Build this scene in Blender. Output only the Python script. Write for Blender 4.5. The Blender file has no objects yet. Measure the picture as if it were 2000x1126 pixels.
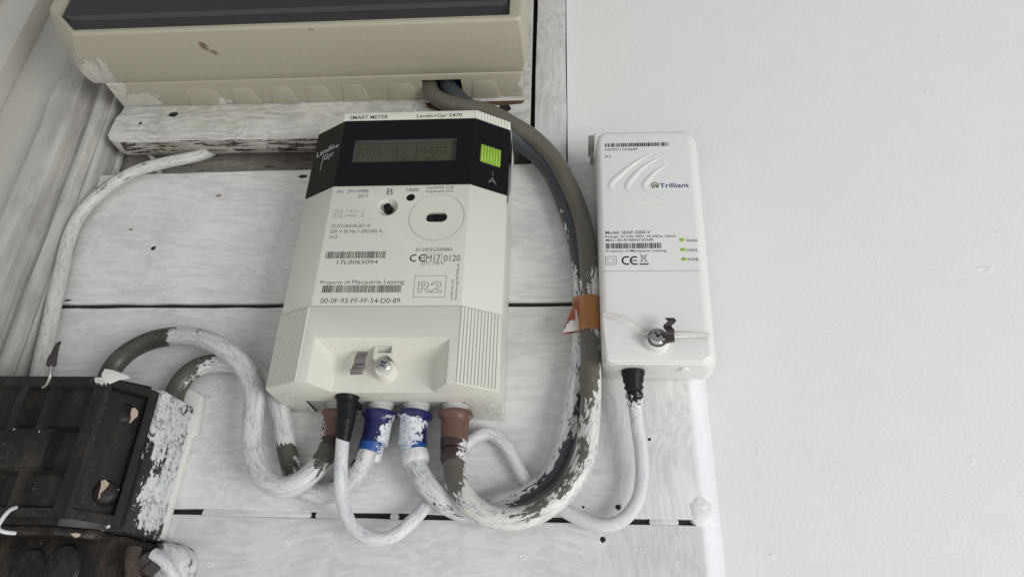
import bpy, bmesh, math, random
from mathutils import Vector, Matrix
random.seed(7)
SC = bpy.context.scene
COL = SC.collection
# ------------------------------------------------------------------ camera, world, lamps
F, CD = 1333.0, 370.0                       # focal length (px of the 2000 px photo), camera distance from the boards (mm)
_Y = Vector((104, 715, F)).normalized()
_Z = Vector((88, -2490, F)); _Z = (_Z - _Z.dot(_Y) * _Y).normalized()
_X = _Y.cross(_Z)
if _X.x < 0: _X = -_X
ROWS = Matrix((_X, _Y, _Z))
cam_d = bpy.data.cameras.new('camera'); cam = bpy.data.objects.new('camera', cam_d); COL.objects.link(cam)
rt = Vector((_X[0], _Y[0], _Z[0])); dn = Vector((_X[1], _Y[1], _Z[1])); fw = Vector((_X[2], _Y[2], _Z[2]))
cm = Matrix.Identity(4)
for i in range(3):
    cm[i][0] = rt[i]; cm[i][1] = -dn[i]; cm[i][2] = -fw[i]
cm[1][3] = -CD / 1000
cam.matrix_world = cm
cam_d.lens = 24.0; cam_d.sensor_width = 36.0; cam_d.clip_start = 0.01; cam_d.clip_end = 50
SC.camera = cam
W = bpy.data.worlds.new('World'); SC.world = W; W.use_nodes = True
bg = W.node_tree.nodes['Background']; bg.inputs[0].default_value = (0.93, 0.96, 1.0, 1); 
_tc = W.node_tree.nodes.new('ShaderNodeTexCoord'); _sp = W.node_tree.nodes.new('ShaderNodeSeparateXYZ'); _rp = W.node_tree.nodes.new('ShaderNodeValToRGB')
W.node_tree.links.new(_tc.outputs['Generated'], _sp.inputs[0]); _mr = W.node_tree.nodes.new('ShaderNodeMapRange')
_mr.inputs[1].default_value = -1; _mr.inputs[2].default_value = 1; W.node_tree.links.new(_sp.outputs[2], _mr.inputs[0]); W.node_tree.links.new(_mr.outputs[0], _rp.inputs[0])
_cr = _rp.color_ramp; _cr.elements[0].position = 0.15; _cr.elements[0].color = (.74, .72, .69, 1); _cr.elements[1].position = .80; _cr.elements[1].color = (.19, .19, .20, 1)
_e = _cr.elements.new(.5); _e.color = (.49, .505, .53, 1)
W.node_tree.links.new(_rp.outputs[0], bg.inputs[0]); bg.inputs[1].default_value = 1.0    # a room: pale floor below, dim ceiling above
def area(name, loc, target, sx, sy, power, col):
    l = bpy.data.lights.new(name, 'AREA'); l.shape = 'RECTANGLE'; l.size = sx; l.size_y = sy; l.energy = power; l.color = col
    o = bpy.data.objects.new(name, l); COL.objects.link(o); o.location = loc
    o.rotation_euler = (Vector(target) - Vector(loc)).to_track_quat('-Z', 'Y').to_euler(); return o
area('window_light', (1.5, -1.35, -0.55), (0.0, 0.0, 0.15), 0.85, 0.8, 26.0, (0.985, 0.99, 0.985))
SC.view_settings.view_transform = 'Standard'; SC.view_settings.look = 'None'
SC.view_settings.exposure = 0.0; SC.view_settings.gamma = 1.0
SC.render.engine = 'CYCLES'

# ------------------------------------------------------------------ helpers
def P(px, py, d=0.0):
    """point (mm: x, z) of the plane lying d mm in front of the boards that the photo pixel shows"""
    r = ROWS @ Vector((px - 1000, py - 563, F)); t = (CD - d) / r[1]
    return r[0] * t, r[2] * t
def V(x, d, z): return Vector((x, -d, z))    # mm: along the boards, out of the boards, up
def PV(px, py, d): x, z = P(px, py, d); return V(x, d, z)

class MB:
    def __init__(s): s.v = []; s.f = []; s.uv = None; s.paint = None
    def add(s, vs, fs):
        o = len(s.v); s.v += [Vector(v) for v in vs]; s.f += [tuple(i + o for i in f) for f in fs]
    def box(s, x0, x1, d0, d1, z0, z1):
        a = [V(x, d, z) for z in (z0, z1) for d in (d0, d1) for x in (x0, x1)]
        s.add(a, [(0, 1, 3, 2), (4, 6, 7, 5), (0, 4, 5, 1), (2, 3, 7, 6), (0, 2, 6, 4), (1, 5, 7, 3)])
    def prism(s, prof, z0, z1):              # prof: list of (x, d)
        n = len(prof)
        s.add([V(x, d, z0) for x, d in prof] + [V(x, d, z1) for x, d in prof],
              [(i, (i + 1) % n, (i + 1) % n + n, i + n) for i in range(n)] + [tuple(range(n))[::-1], tuple(range(n, 2 * n))])
    def slab(s, prof, d0, d1, taper=0.0):    # prof: list of (x, z)
        n = len(prof)
        if taper:
            cx = sum(p[0] for p in prof) / n; cz = sum(p[1] for p in prof) / n
            top = [(cx + (x - cx) * (1 - taper), cz + (z - cz) * (1 - taper)) for x, z in prof]
        else: top = prof
        s.add([V(x, d0, z) for x, z in prof] + [V(x, d1, z) for x, z in top],
              [(i, (i + 1) % n, (i + 1) % n + n, i + n) for i in range(n)] + [tuple(range(n))[::-1], tuple(range(n, 2 * n))])
    def loft(s, rings, cap0=True, cap1=True):
        o = len(s.v); n = len(rings[0])
        for r in rings: s.v += [Vector(p) for p in r]
        for k in range(len(rings) - 1):
            for i in range(n):
                j = (i + 1) % n
                s.f.append((o + k * n + i, o + k * n + j, o + (k + 1) * n + j, o + (k + 1) * n + i))
        if cap0: s.f.append(tuple(o + i for i in range(n))[::-1])
        if cap1: s.f.append(tuple(o + (len(rings) - 1) * n + i for i in range(n)))
    def cyl(s, c, axis, prof, n=24):         # prof: list of (t along axis, radius)
        axis = Vector(axis).normalized(); up = Vector((0, 0, 1)) if abs(axis.z) < .9 else Vector((1, 0, 0))
        u = axis.cross(up).normalized(); w = axis.cross(u); c = Vector(c)
        s.loft([[c + axis * t + (u * math.cos(a) + w * math.sin(a)) * r for a in [2 * math.pi * i / n for i in range(n)]] for t, r in prof])
    def ribbon(s, pts, hw, th, n_dir=(0, -1, 0)):   # flat raised band through pts
        nd = Vector(n_dir); rings = []
        for i, p in enumerate(pts):
            t = (pts[min(i + 1, len(pts) - 1)] - pts[max(i - 1, 0)]).normalized(); side = t.cross(nd).normalized()
            h = hw[i] if isinstance(hw, (list, tuple)) else hw
            k = th[i] if isinstance(th, (list, tuple)) else th
            rings.append([p + side * h, p + side * h * .6 + nd * k, p - side * h * .6 + nd * k, p - side * h])
        s.loft(rings)

def finish(me, mat, smooth, recalc=True):
    if recalc:
        b = bmesh.new(); b.from_mesh(me); bmesh.ops.recalc_face_normals(b, faces=b.faces[:]); b.to_mesh(me); b.free()
    me.materials.append(mat)
    if smooth is not None:
        for p in me.polygons: p.use_smooth = True
        if smooth < 180: me.set_sharp_from_angle(angle=math.radians(smooth))

def build(mb, name, mat, parent=None, smooth=None, bevel=0, segs=2, cut=None, origin=None):
    """one mesh object; geometry is given in mm, stored in metres relative to the thing's base"""
    org = origin if origin is not None else (parent['_org'] if parent is not None and '_org' in parent else (0, 0, 0))
    org = Vector(org)
    me = bpy.data.meshes.new(name)
    me.from_pydata([(v - org) / 1000 for v in mb.v], [], mb.f); me.validate()
    if bevel or cut:
        o = bpy.data.objects.new('tmp', me); COL.objects.link(o)
        finish(me, mat, None)
        if bevel:
            m = o.modifiers.new('b', 'BEVEL'); m.width = bevel / 1000; m.segments = segs; m.limit_method = 'ANGLE'; m.angle_limit = math.radians(25)
        tmp = []
        for c in (cut or []):
            cme = bpy.data.meshes.new('c'); cme.from_pydata([(v - org) / 1000 for v in c.v], [], c.f)
            b = bmesh.new(); b.from_mesh(cme); bmesh.ops.recalc_face_normals(b, faces=b.faces[:]); b.to_mesh(cme); b.free()
            co = bpy.data.objects.new('c', cme); COL.objects.link(co); tmp.append(co)
            m = o.modifiers.new('x', 'BOOLEAN'); m.object = co; m.operation = 'DIFFERENCE'; m.solver = 'EXACT'
        dg = bpy.context.evaluated_depsgraph_get(); dg.update()
        me2 = bpy.data.meshes.new_from_object(o.evaluated_get(dg))
        for t in tmp + [o]: bpy.data.objects.remove(t)
        me = me2; me.name = name; me.materials.clear(); finish(me, mat, smooth if smooth is not None else 32, False)
    else:
        finish(me, mat, smooth)
    o = bpy.data.objects.new(name, me); COL.objects.link(o)
    if parent is not None:
        o.parent = parent
        if '_org' not in parent: pass
        o['_org'] = tuple(org)
    else:
        o.location = org / 1000; o['_org'] = tuple(org)
    return o

def thing(name, org, label, cat, group=None):
    o = bpy.data.objects.new(name, None); COL.objects.link(o); o.empty_display_size = .01
    o.location = Vector(org) / 1000; o['_org'] = tuple(org); o['label'] = label; o['category'] = cat
    if group: o['group'] = group
    return o
def tag(o, label, cat, group=None):
    o['label'] = label; o['category'] = cat
    if group: o['group'] = group
    return o
def struct(o): o['kind'] = 'structure'; return o

def catmull(pts, step=1.6):
    """pts: list of Vector + extra value -> evenly sampled"""
    out = []
    q = [pts[0] * 2 - pts[1]] + pts + [pts[-1] * 2 - pts[-2]]
    for i in range(1, len(q) - 2):
        p0, p1, p2, p3 = q[i - 1:i + 3]
        n = max(2, int((p2 - p1).length / step))
        for k in range(n):
            t = k / n
            out.append(0.5 * ((2 * p1) + (-p0 + p2) * t + (2 * p0 - 5 * p1 + 4 * p2 - p3) * t * t + (-p0 + 3 * p1 - 3 * p2 + p3) * t ** 3))
    out.append(pts[-1]); return out

def tube(name, mat, parent, path, r, n=26, paint=None, bias=(0, 0, 0), org=None, wob=0.0):
    """path: list of Vector (mm); r: radius or [(s, r)]; paint: [(s, amount)] along the length; bias: direction that took more paint"""
    pts = catmull(path)
    L = [0]
    for a, b in zip(pts, pts[1:]): L.append(L[-1] + (b - a).length)
    T = L[-1]
    def key(k, s):
        if not isinstance(k, (list, tuple)): return k
        if s <= k[0][0]: return k[0][1]
        for (a, x), (b, y) in zip(k, k[1:]):
            if s <= b: return x + (y - x) * (s - a) / max(b - a, 1e-6)
        return k[-1][1]
    t = (pts[1] - pts[0]).normalized(); u = t.cross(Vector((0, 1, 0)))
    if u.length < .1: u = t.cross(Vector((1, 0, 0)))
    u.normalize(); w = t.cross(u)
    back = Vector((0, 1, 0)); rings = []; us = []; pv = []; uvs = []
    bias = Vector(bias)
    ph = random.random() * 9
    for i, p in enumerate(pts):
        t2 = (pts[min(i + 1, len(pts) - 1)] - pts[max(i - 1, 0)]).normalized()
        q = t.rotation_difference(t2); u = q @ u; w = t2.cross(u).normalized(); u = w.cross(t2).normalized(); t = t2
        rr = key(r, L[i] / T); ring = []
        for k in range(n):
            a = 2 * math.pi * k / n; nv = u * math.cos(a) + w * math.sin(a)
            e = rr * (1 + wob * (math.sin(L[i] * .21 + ph + 2 * a) + math.sin(L[i] * .09 - a + ph)))
            ring.append(p + nv * e); pv.append((key(paint, L[i] / T) if paint is not None else 0) + nv.dot(bias)); uvs.append((L[i], a * rr))
        rings.append(ring)
    mb = MB(); mb.loft(rings)
    o = build(mb, name, mat, parent, smooth=60, origin=org)
    me = o.data
    at = me.attributes.new('paint', 'FLOAT', 'POINT')
    for i, x in enumerate(pv): at.data[i].value = x
    uvl = me.uv_layers.new(name='UVMap'); nv_ = len(pts) * n
    for pl in me.polygons:
        idx = [me.loops[li].vertex_index for li in pl.loop_indices]
        hi = max(i % n for i in idx); lo = min(i % n for i in idx)
        for li, vi in zip(pl.loop_indices, idx):
            x, y = uvs[vi]
            if hi == n - 1 and lo == 0 and vi % n == 0 and len(idx) == 4: y = 2 * math.pi * key(r, L[vi // n] / T)
            uvl.data[li].uv = (x, y)
    return o

# ------------------------------------------------------------------ materials
class N:
    def __init__(s, name):
        s.m = bpy.data.materials.new(name); s.m.use_nodes = True; s.t = s.m.node_tree; s.b = s.t.nodes['Principled BSDF']; s._p = None
    def n(s, ty, **k):
        x = s.t.nodes.new(ty)
        for a, b in k.items(): setattr(x, a, b)
        return x
    def set(s, sock, v):
        if isinstance(v, bpy.types.NodeSocket): s.t.links.new(v, sock)
        elif isinstance(v, (tuple, list)) and len(v) == 3 and sock.type == 'RGBA': sock.default_value = (*v, 1)
        else: sock.default_value = v
    def math(s, op, a, b=0.0, c=None, clamp=False):
        x = s.n('ShaderNodeMath', operation=op, use_clamp=clamp); s.set(x.inputs[0], a); s.set(x.inputs[1], b)
        if c is not None: s.set(x.inputs[2], c)
        return x.outputs[0]
    def pos(s):
        if s._p is None:
            g = s.n('ShaderNodeNewGeometry'); x = s.n('ShaderNodeVectorMath', operation='SCALE'); s.set(x.inputs[0], g.outputs['Position']); x.inputs[3].default_value = 1000; s._p = x.outputs[0]
        return s._p
    def uv(s): return s.n('ShaderNodeUVMap', uv_map='UVMap').outputs[0]
    def attr(s): return s.n('ShaderNodeAttribute', attribute_name='paint').outputs['Fac']
    def vmul(s, v, k): x = s.n('ShaderNodeVectorMath', operation='MULTIPLY'); s.set(x.inputs[0], v); x.inputs[1].default_value = k; return x.outputs[0]
    def vadd(s, v, k): x = s.n('ShaderNodeVectorMath', operation='ADD'); s.set(x.inputs[0], v); s.set(x.inputs[1], k); return x.outputs[0]
    def rotz(s, v, axis, ang):
        x = s.n('ShaderNodeVectorRotate', rotation_type=axis + '_AXIS'); s.set(x.inputs['Vector'], v); x.inputs['Angle'].default_value = ang; return x.outputs[0]
    def noise(s, v, sc=1.0, det=4.0, ro=.55, dist=0.0):
        x = s.n('ShaderNodeTexNoise'); s.set(x.inputs['Vector'], v); x.inputs['Scale'].default_value = sc; x.inputs['Detail'].default_value = det
        x.inputs['Roughness'].default_value = ro; x.inputs['Distortion'].default_value = dist; return x.outputs['Fac']
    def noisec(s, v, sc=1.0, det=2.0):
        x = s.n('ShaderNodeTexNoise'); s.set(x.inputs['Vector'], v); x.inputs['Scale'].default_value = sc; x.inputs['Detail'].default_value = det; return x.outputs['Color']
    def vor(s, v, sc): x = s.n('ShaderNodeTexVoronoi'); s.set(x.inputs['Vector'], v); x.inputs['Scale'].default_value = sc; return x.outputs['Distance']
    def ss(s, x, a, b):
        m = s.n('ShaderNodeMapRange', interpolation_type='SMOOTHSTEP'); s.set(m.inputs[0], x); m.inputs[1].default_value = a; m.inputs[2].default_value = b; return m.outputs[0]
    def mix(s, f, a, b):
        m = s.n('ShaderNodeMix', data_type='RGBA'); s.set(m.inputs[0], f); s.set(m.inputs[6], a); s.set(m.inputs[7], b); return m.outputs[2]
    def mixf(s, f, a, b):
        m = s.n('ShaderNodeMix', data_type='FLOAT'); s.set(m.inputs[0], f); s.set(m.inputs[2], a); s.set(m.inputs[3], b); return m.outputs[0]
    def bump(s, h, dist, strength=1.0, prev=None):
        b = s.n('ShaderNodeBump'); s.set(b.inputs['Height'], h); b.inputs['Distance'].default_value = dist / 1000; b.inputs['Strength'].default_value = strength
        if prev is not None: s.set(b.inputs['Normal'], prev)
        return b.outputs[0]
    def warp(s, v, sc, amt):
        c = s.noisec(v, sc); x = s.n('ShaderNodeVectorMath', operation='SUBTRACT'); s.set(x.inputs[0], c); x.inputs[1].default_value = (.5, .5, .5)
        y = s.n('ShaderNodeVectorMath', operation='SCALE'); s.set(y.inputs[0], x.outputs[0]); y.inputs[3].default_value = amt
        return s.vadd(v, y.outputs[0])
    def blobs(s, pts):                         # sum of soft balls (x, d, z, r) in mm
        tot = 0.0
        for x, d, z, r in pts:
            dn_ = s.n('ShaderNodeVectorMath', operation='DISTANCE'); s.set(dn_.inputs[0], s.pos()); dn_.inputs[1].default_value = (x, -d, z)
            v = s.math('SUBTRACT', 1.0, s.math('DIVIDE', dn_.outputs['Value'], r), clamp=True)
            tot = v if tot == 0.0 else s.math('ADD', tot, v)
        return tot
    def out(s, col, rough=.5, normal=None, spec=.5, metal=0.0, **k):
        s.set(s.b.inputs['Base Color'], col); s.set(s.b.inputs['Roughness'], rough)
        s.b.inputs['Specular IOR Level'].default_value = spec; s.b.inputs['Metallic'].default_value = metal
        if normal is not None: s.set(s.b.inputs['Normal'], normal)
        for a, v in k.items(): s.set(s.b.inputs[a.replace('_', ' ')], v)
        return s.m

PAINT = (.70, .70, .68)
def plain(name, col, rough=.45, var=.06, bump=.02, sc=.6, spec=.5, metal=0.0, coat=0.0):
    a = N(name); n1 = a.noise(a.pos(), sc * .05, 3); n2 = a.noise(a.pos(), sc * 3, 3)
    f = a.math('ADD', a.math('MULTIPLY', a.math('SUBTRACT', n1, .5), var * 4), a.math('MULTIPLY', a.math('SUBTRACT', n2, .5), var))
    c = a.mix(a.math('ADD', .5, f, clamp=True), tuple(x * (1 - var * 2) for x in col), tuple(min(1, x * (1 + var * 2)) for x in col))
    return a.out(c, a.mixf(n1, rough - .06, rough + .08), a.bump(n2, bump), spec, metal)

def brushed_paint(name, hi, lo, vertical=None, bare=None, amt=.5, rough=.42, soft=False):
    """emulsion brushed on timber: curved strokes, thin patches; vertical: x (mm) beyond which strokes run upright"""
    a = N(name); p = a.pos(); wp = a.warp(p, .007, 40); wp = a.warp(wp, .04, 5)
    h = a.noise(a.vmul(wp, (.022, 1, .38)), 1.0, 4, .55); v = a.noise(a.vmul(wp, (.38, 1, .018)), 1.0, 4, .55)
    fine_h = a.noise(a.vmul(wp, (.045, 1, 1.7)), 1.0, 3, .6); fine_v = a.noise(a.vmul(wp, (1.7, 1, .045)), 1.0, 3, .6)
    if soft: v = a.noise(a.vmul(p, (.16, .16, .012)), 1.0, 3, .5); fine_v = a.noise(a.vmul(p, (.9, .9, .06)), 1.0, 3, .5)
    sx = a.n('ShaderNodeSeparateXYZ'); a.set(sx.inputs[0], p)
    big = a.noise(p, .02, 2)
    if vertical is None: m = 0.0
    elif vertical == 'all': m = 1.0
    else:
        m = a.ss(a.math('ADD', sx.outputs[0], a.math('MULTIPLY', a.math('SUBTRACT', big, .5), 120)), vertical - 12, vertical + 12)
    s = a.mixf(m, h, v); fs = a.mixf(m, fine_h, fine_v)
    tone = a.math('ADD', a.math('MULTIPLY', s, .75), a.math('MULTIPLY', fs, .25))
    blot = a.noise(p, .035, 4, .6)
    tone = a.math('ADD', tone, a.math('MULTIPLY', a.math('SUBTRACT', blot, .5), .55))
    c = a.mix(a.ss(tone, .30, .66), lo, hi)
    dirt = a.ss(a.noise(a.vadd(p, (31, 5, 77)), .22, 5, .7), .66, .8)
    c = a.mix(a.math('MULTIPLY', dirt, .10), c, (.30, .30, .27))
    if bare is not None:
        bm = a.ss(a.math('ADD', a.noise(a.vmul(p, (.05, .5, .5)), 1.0, 5, .6), a.math('MULTIPLY', a.noise(p, .3, 4), .25)), amt, amt + .06)
        c = a.mix(bm, c, bare)
    nb = a.bump(s, .22, .8); nb = a.bump(fs, .07, .8, nb)
    return a.out(c, a.mixf(tone, rough + .15, rough - .05), nb)

def smeared(name, col, rough=.45, mode='uv', pts=None, white=PAINT, grime=None, along=.05, across=.42, streakc=(.36, .38, .42), gain=1.0, edge=.045, spec=.5, var=.12, marks=None):
    """a coloured surface carrying brushed-on white paint; amount from the 'paint' attribute (uv) or from patches (pts)"""
    a = N(name); p = a.pos()
    v = a.uv() if mode == 'uv' else p
    vw = a.warp(v, .12, 5) if mode == 'uv' else a.warp(v, .06, 9)
    if mode == 'uv':
        st = a.noise(a.vmul(vw, (along, across, 1)), 1.0, 4, .6); fine = a.noise(a.vmul(vw, (along * 2.5, across * 2.6, 1)), 1.0, 3, .55); base = a.attr()
    else:
        st = a.noise(a.vmul(a.rotz(vw, 'Y', .35), (.34, .2, .09)), 1.0, 4, .6); fine = a.noise(a.vmul(a.rotz(vw, 'Y', .7), (.9, .4, .16)), 1.0, 3, .6); base = a.blobs(pts) if pts else 0.0
    blot = a.noise(p, .11, 4, .65)
    raw = a.math('ADD', a.math('MULTIPLY', a.math('SUBTRACT', st, .5), 1.3), a.math('MULTIPLY', a.math('SUBTRACT', blot, .5), 1.35))
    raw = a.math('ADD', raw, a.math('MULTIPLY', a.math('SUBTRACT', fine, .5), .8))
    raw = a.math('ADD', raw, a.math('MULTIPLY', base, gain))
    m = a.ss(raw, .5 - edge, .5 + edge)
    thin = a.ss(a.math('ADD', a.math('MULTIPLY', fine, .5), a.math('MULTIPLY', st, .5)), .33, .57)
    keep = a.ss(raw, .9, 1.7)                 # thick coats hide the streaks
    pc = a.mix(a.math('MAXIMUM', thin, a.math('MULTIPLY', keep, .8)), streakc, white)
    vn = a.noise(p, .25, 4); b0 = a.mix(vn, tuple(x * (1 - var) for x in col), tuple(min(1, x * (1 + var)) for x in col))
    if grime: b0 = a.mix(a.ss(a.noise(a.vmul(a.rotz(p, 'Y', -.25), (.6, 1, .35)), .09, 5, .7), .44, .70), b0, grime)
    if grime: b0 = a.mix(a.math('MULTIPLY', a.ss(a.noise(a.warp(p, .15, 9), .55, 5, .75), .50, .72), a.ss(a.noise(a.vadd(p, (40, 9, 3)), .05, 3), .47, .62)), b0, tuple(x * 2.2 for x in grime))
    if marks: b0 = a.mix(a.ss(a.math('ADD', a.math('MULTIPLY', a.noise(p, .9, 5, .7), 1.2), a.math('MULTIPLY', a.blobs(marks), .5)), .97, 1.06), b0, (.17, .11, .07))
    fl = a.math('MULTIPLY', a.ss(a.vor(a.warp(p, .5, 1.2), .11), .085, .06), a.ss(a.noise(p, .045, 2), .55, .60))
    m = a.math('MAXIMUM', m, fl); c = a.mix(m, b0, pc)
    h = a.math('ADD', m, a.math('MULTIPLY', a.math('MULTIPLY', fine, m), .8))
    return a.out(c, a.mixf(m, rough, .45), a.bump(h, .36, .9), spec)

def emission(name, col, strength):
    a = N(name); return a.out(col, .3, None, .5, Emission_Color=col, Emission_Strength=strength)

M = {}
M['plank'] = brushed_paint('painted_plank', (.75, .75, .735), (.60, .605, .595), vertical=25)
M['plank2'] = brushed_paint('painted_plank_lower', (.74, .74, .725), (.60, .605, .60), vertical=20)
M['batten'] = brushed_paint('painted_batten', (.62, .61, .58), (.38, .375, .35))
M['batten_edge'] = brushed_paint('scuffed_batten_edge', (.50, .48, .45), (.30, .27, .24), bare=(.055, .034, .027), amt=.635)
M['upright'] = brushed_paint('painted_upright', (.68, .67, .66), (.50, .49, .48), vertical='all')
M['mould'] = brushed_paint('painted_architrave', (.53, .515, .48), (.37, .355, .33), vertical='all', soft=True)
M['stain'] = plain('rusty_nail_stain', (.30, .22, .15), .6, .2, .1)
M['shaded_wood'] = plain('gap_wood_with_shade', (.016, .011, .009), .8, .2, .3)  # bare wood inside gaps, darkened so the colour carries their shade
M['old_plaster'] = brushed_paint('old_plaster', (.36, .34, .30), (.20, .18, .155), bare=(.07, .045, .03), amt=.74)

def wall_mat(name, col, pim=.35, fine=.20):
    a = N(name); p = a.pos()
    n1 = a.noise(p, .9, 3, .6); n2 = a.noise(p, .05, 3); n3 = a.ss(a.noise(a.warp(p, .03, 20), .09, 2.5), .66, .84)
    roll = a.noise(a.vmul(p, (1, 1, .45)), .42, 4, .62)
    c = a.mix(n2, tuple(x * .965 for x in col), tuple(min(1, x * 1.03) for x in col))
    sp = a.ss(a.vor(p, .012), .012, .005); c = a.mix(a.math('MULTIPLY', sp, .5), c, (.45, .42, .38))
    nb = a.bump(n1, fine, .8); nb = a.bump(roll, .22, .7, nb); nb = a.bump(n3, pim, .9, nb)
    return a.out(c, .5, nb, .35)
M['wall'] = wall_mat('white_emulsion_wall', (.80, .80, .785))
M['wall_left'] = wall_mat('old_white_gloss', (.52, .505, .46), .3, .05)
M['fillet'] = wall_mat('plaster_edge', (.84, .845, .87), .9, .35)

M['meter'] = plain('cream_meter_plastic', (.66, .655, .585), .42, .02, .012, 1.2, .4)
M['meter_low'] = smeared('scuffed_meter_plastic', (.66, .655, .585), .42, 'pos', [(-40, 18, 119, 12), (-95, 25, 119, 7), (-146, 28, 119, 9), (-36, 5, 117, 10), (-150, 5, 119, 12)], white=(.70, .69, .64), streakc=(.55, .54, .49), gain=.9, var=.03)
M['meter_lip'] = plain('pale_meter_plastic', (.72, .71, .63), .4, .02, .01)
M['terminal'] = plain('grey_terminal_plastic', (.42, .42, .40), .5)
M['black_panel'] = plain('gloss_black_panel', (.008, .0085, .010), .22, .05, .003, 1, .22)
M['black_rubber'] = plain('black_rubber', (.010, .010, .011), .5, .1, .06, 1.5, .15)
M['hole'] = plain('recess_shade', (.012, .010, .009), .7)  # near-black insides of holes, slots and seams: their shade as colour
M['print'] = plain('grey_print', (.085, .085, .085), .6, .03, 0)
M['print_dark'] = plain('dark_print', (.035, .035, .035), .6, .03, 0)
M['print_white'] = plain('pale_print', (.55, .55, .55), .6, .03, 0)
M['print_grey'] = plain('dim_print', (.20, .20, .20), .6, .03, 0)
M['print_blue'] = plain('navy_print', (.012, .035, .19), .5, .03, 0)
M['print_green'] = plain('leaf_green_print', (.13, .46, .10), .5, .03, 0)
M['lcd'] = plain('olive_lcd_glass', (.068, .071, .048), .25, .03, 0, .5)
M['lcd_seg'] = plain('lcd_segments', (.036, .038, .026), .35, .03, 0)
M['bezel'] = plain('clear_bezel_edge', (.10, .105, .10), .2, .05, 0)
M['green'] = plain('lime_button_plastic', (.34, .53, .075), .4, .03, .01)
M['hub'] = plain('white_hub_plastic', (.76, .755, .735), .35, .012, .006, 1, .45)
M['hub_low'] = smeared('white_hub_plastic_scuffed', (.76, .75, .72), .35, 'pos', [(70, 20, 138, 9)], white=(.62, .58, .52), streakc=(.45, .38, .30), gain=.55)
M['strap'] = plain('translucent_band', (.77, .735, .70), .3, .02, .01)
M['clip'] = plain('grey_clip_plastic', (.30, .31, .28), .5)
M['led'] = emission('lit_green_lamp', (.22, .42, .03), .16)
M['screw'] = plain('zinc_screw', (.55, .56, .57), .25, .15, .05, 1, .5, .9)
M['seal'] = smeared('lead_seal', (.20, .18, .17), .35, 'pos', None, white=(.50, .48, .46), gain=0)
M['seal'].node_tree.nodes['Principled BSDF'].inputs['Metallic'].default_value = .3
M['seal_dark'] = plain('dark_lead_seal', (.06, .052, .048), .45, .2, .25, 1.5, .5, .4)
M['wire'] = plain('seal_wire', (.42, .40, .38), .35, .1, .02, 1, .5, .8)
M['boxp'] = smeared('beige_enclosure_plastic', (.40, .375, .285), .42, 'pos',
                    [(-318, 48, 342, 22), (-322, 60, 352, 11), (-24, 30, 338, 9), (-26, 20, 332, 14), (-315, 20, 341, 20), (-295, 18, 341, 14), (-22, 42, 341, 7), (-240, 17, 341, 9)],
                    white=(.58, .56, .52), streakc=(.45, .43, .36), marks=[(P(a, b, dd)[0], dd, P(a, b, dd)[1], rr) for a, b, dd, rr in ((392, 88, 70, 5), (405, 98, 66, 7), (423, 108, 62, 5), (606, 60, 78, 6), (560, 120, 58, 5))], var=.05, gain=1.25)
M['boxc'] = plain('beige_cover_plastic', (.405, .38, .29), .42, .03, .03, .8, .4)
M['smoke'] = plain('smoked_window', (.035, .035, .034), .16, .1, .004, 1, .6)
M['bakelite'] = smeared('black_bakelite', (.011, .010, .010), .38, 'pos', [(-212, 45, 62, 26), (-212, 47, 90, 22), (-228, 58, 120, 12), (-218, 50, 118, 14), (-212, 48, 75, 17)],
                        white=(.66, .66, .64), streakc=(.22, .24, .27), grime=(.036, .031, .026), spec=.25, gain=.9)
M['bakelite_front'] = smeared('dusty_black_bakelite', (.016, .015, .0145), .42, 'pos', [(-231, 62, 117, 9)], white=(.62, .60, .54), grime=(.036, .030, .024), spec=.25, gain=1.0)
M['bakelite_side'] = smeared('paint_smeared_bakelite', (.016, .017, .019), .4, 'pos', [(-212, 6, 85, 48), (-212, 30, 112, 30), (-212, 20, 60, 22)], white=(.68, .69, .70), streakc=(.16, .17, .19), gain=.85)
M['bakelite_low'] = smeared('rusty_black_bakelite', (.013, .011, .010), .45, 'pos', [(-200, 30, 33, 12)], white=(.6, .58, .54), grime=(.060, .043, .031), spec=.25, gain=1.0)
M['flake'] = plain('cream_paint_flake', (.58, .47, .36), .6, .1, .2)
M['white_lump'] = plain('thick_white_paint', (.72, .71, .68), .45, .05, .3, .6)
M['sheath'] = smeared('grey_cable_sheath', (.125, .115, .095), .42, gain=1.25, white=(.74, .73, .68))
M['sheath_l'] = smeared('olive_grey_cable_sheath', (.085, .080, .062), .42, grime=(.04, .036, .03), white=(.66, .65, .64), streakc=(.36, .36, .39), gain=1.25)
M['sheath_d'] = smeared('slate_cable_sheath', (.050, .057, .065), .40, streakc=(.28, .31, .35), white=(.66, .67, .66))
M['cord'] = smeared('white_cord', (.36, .38, .41), .4, gain=1.5, white=(.72, .72, .73), streakc=(.46, .48, .53))
M['oldcable'] = smeared('old_white_cable', (.30, .27, .23), .45, gain=1.0, white=(.62, .61, .57), streakc=(.36, .37, .35))
M['blue'] = smeared('navy_sleeve', (.012, .014, .085), .35, white=(.74, .75, .77), streakc=(.20, .26, .40), along=.4, across=.45)
M['blue2'] = smeared('bright_blue_ring', (.012, .075, .30), .35, white=(.72, .74, .78), streakc=(.15, .27, .48), along=.4, across=.45)
M['brown'] = smeared('brown_sleeve', (.125, .064, .047), .4, white=(.72, .71, .70), streakc=(.35, .26, .24), along=.35, across=.5)
M['brown2'] = smeared('dark_brown_sleeve', (.040, .022, .022), .4, white=(.72, .71, .72), streakc=(.3, .25, .25), along=.35, across=.5)
M['plug'] = smeared('black_plug_rubber', (.012, .012, .014), .42, white=(.74, .74, .75), streakc=(.3, .3, .33), along=.35, across=.6, spec=.18)
M['collar'] = plain('pale_collar', (.50, .50, .49), .45)
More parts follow.
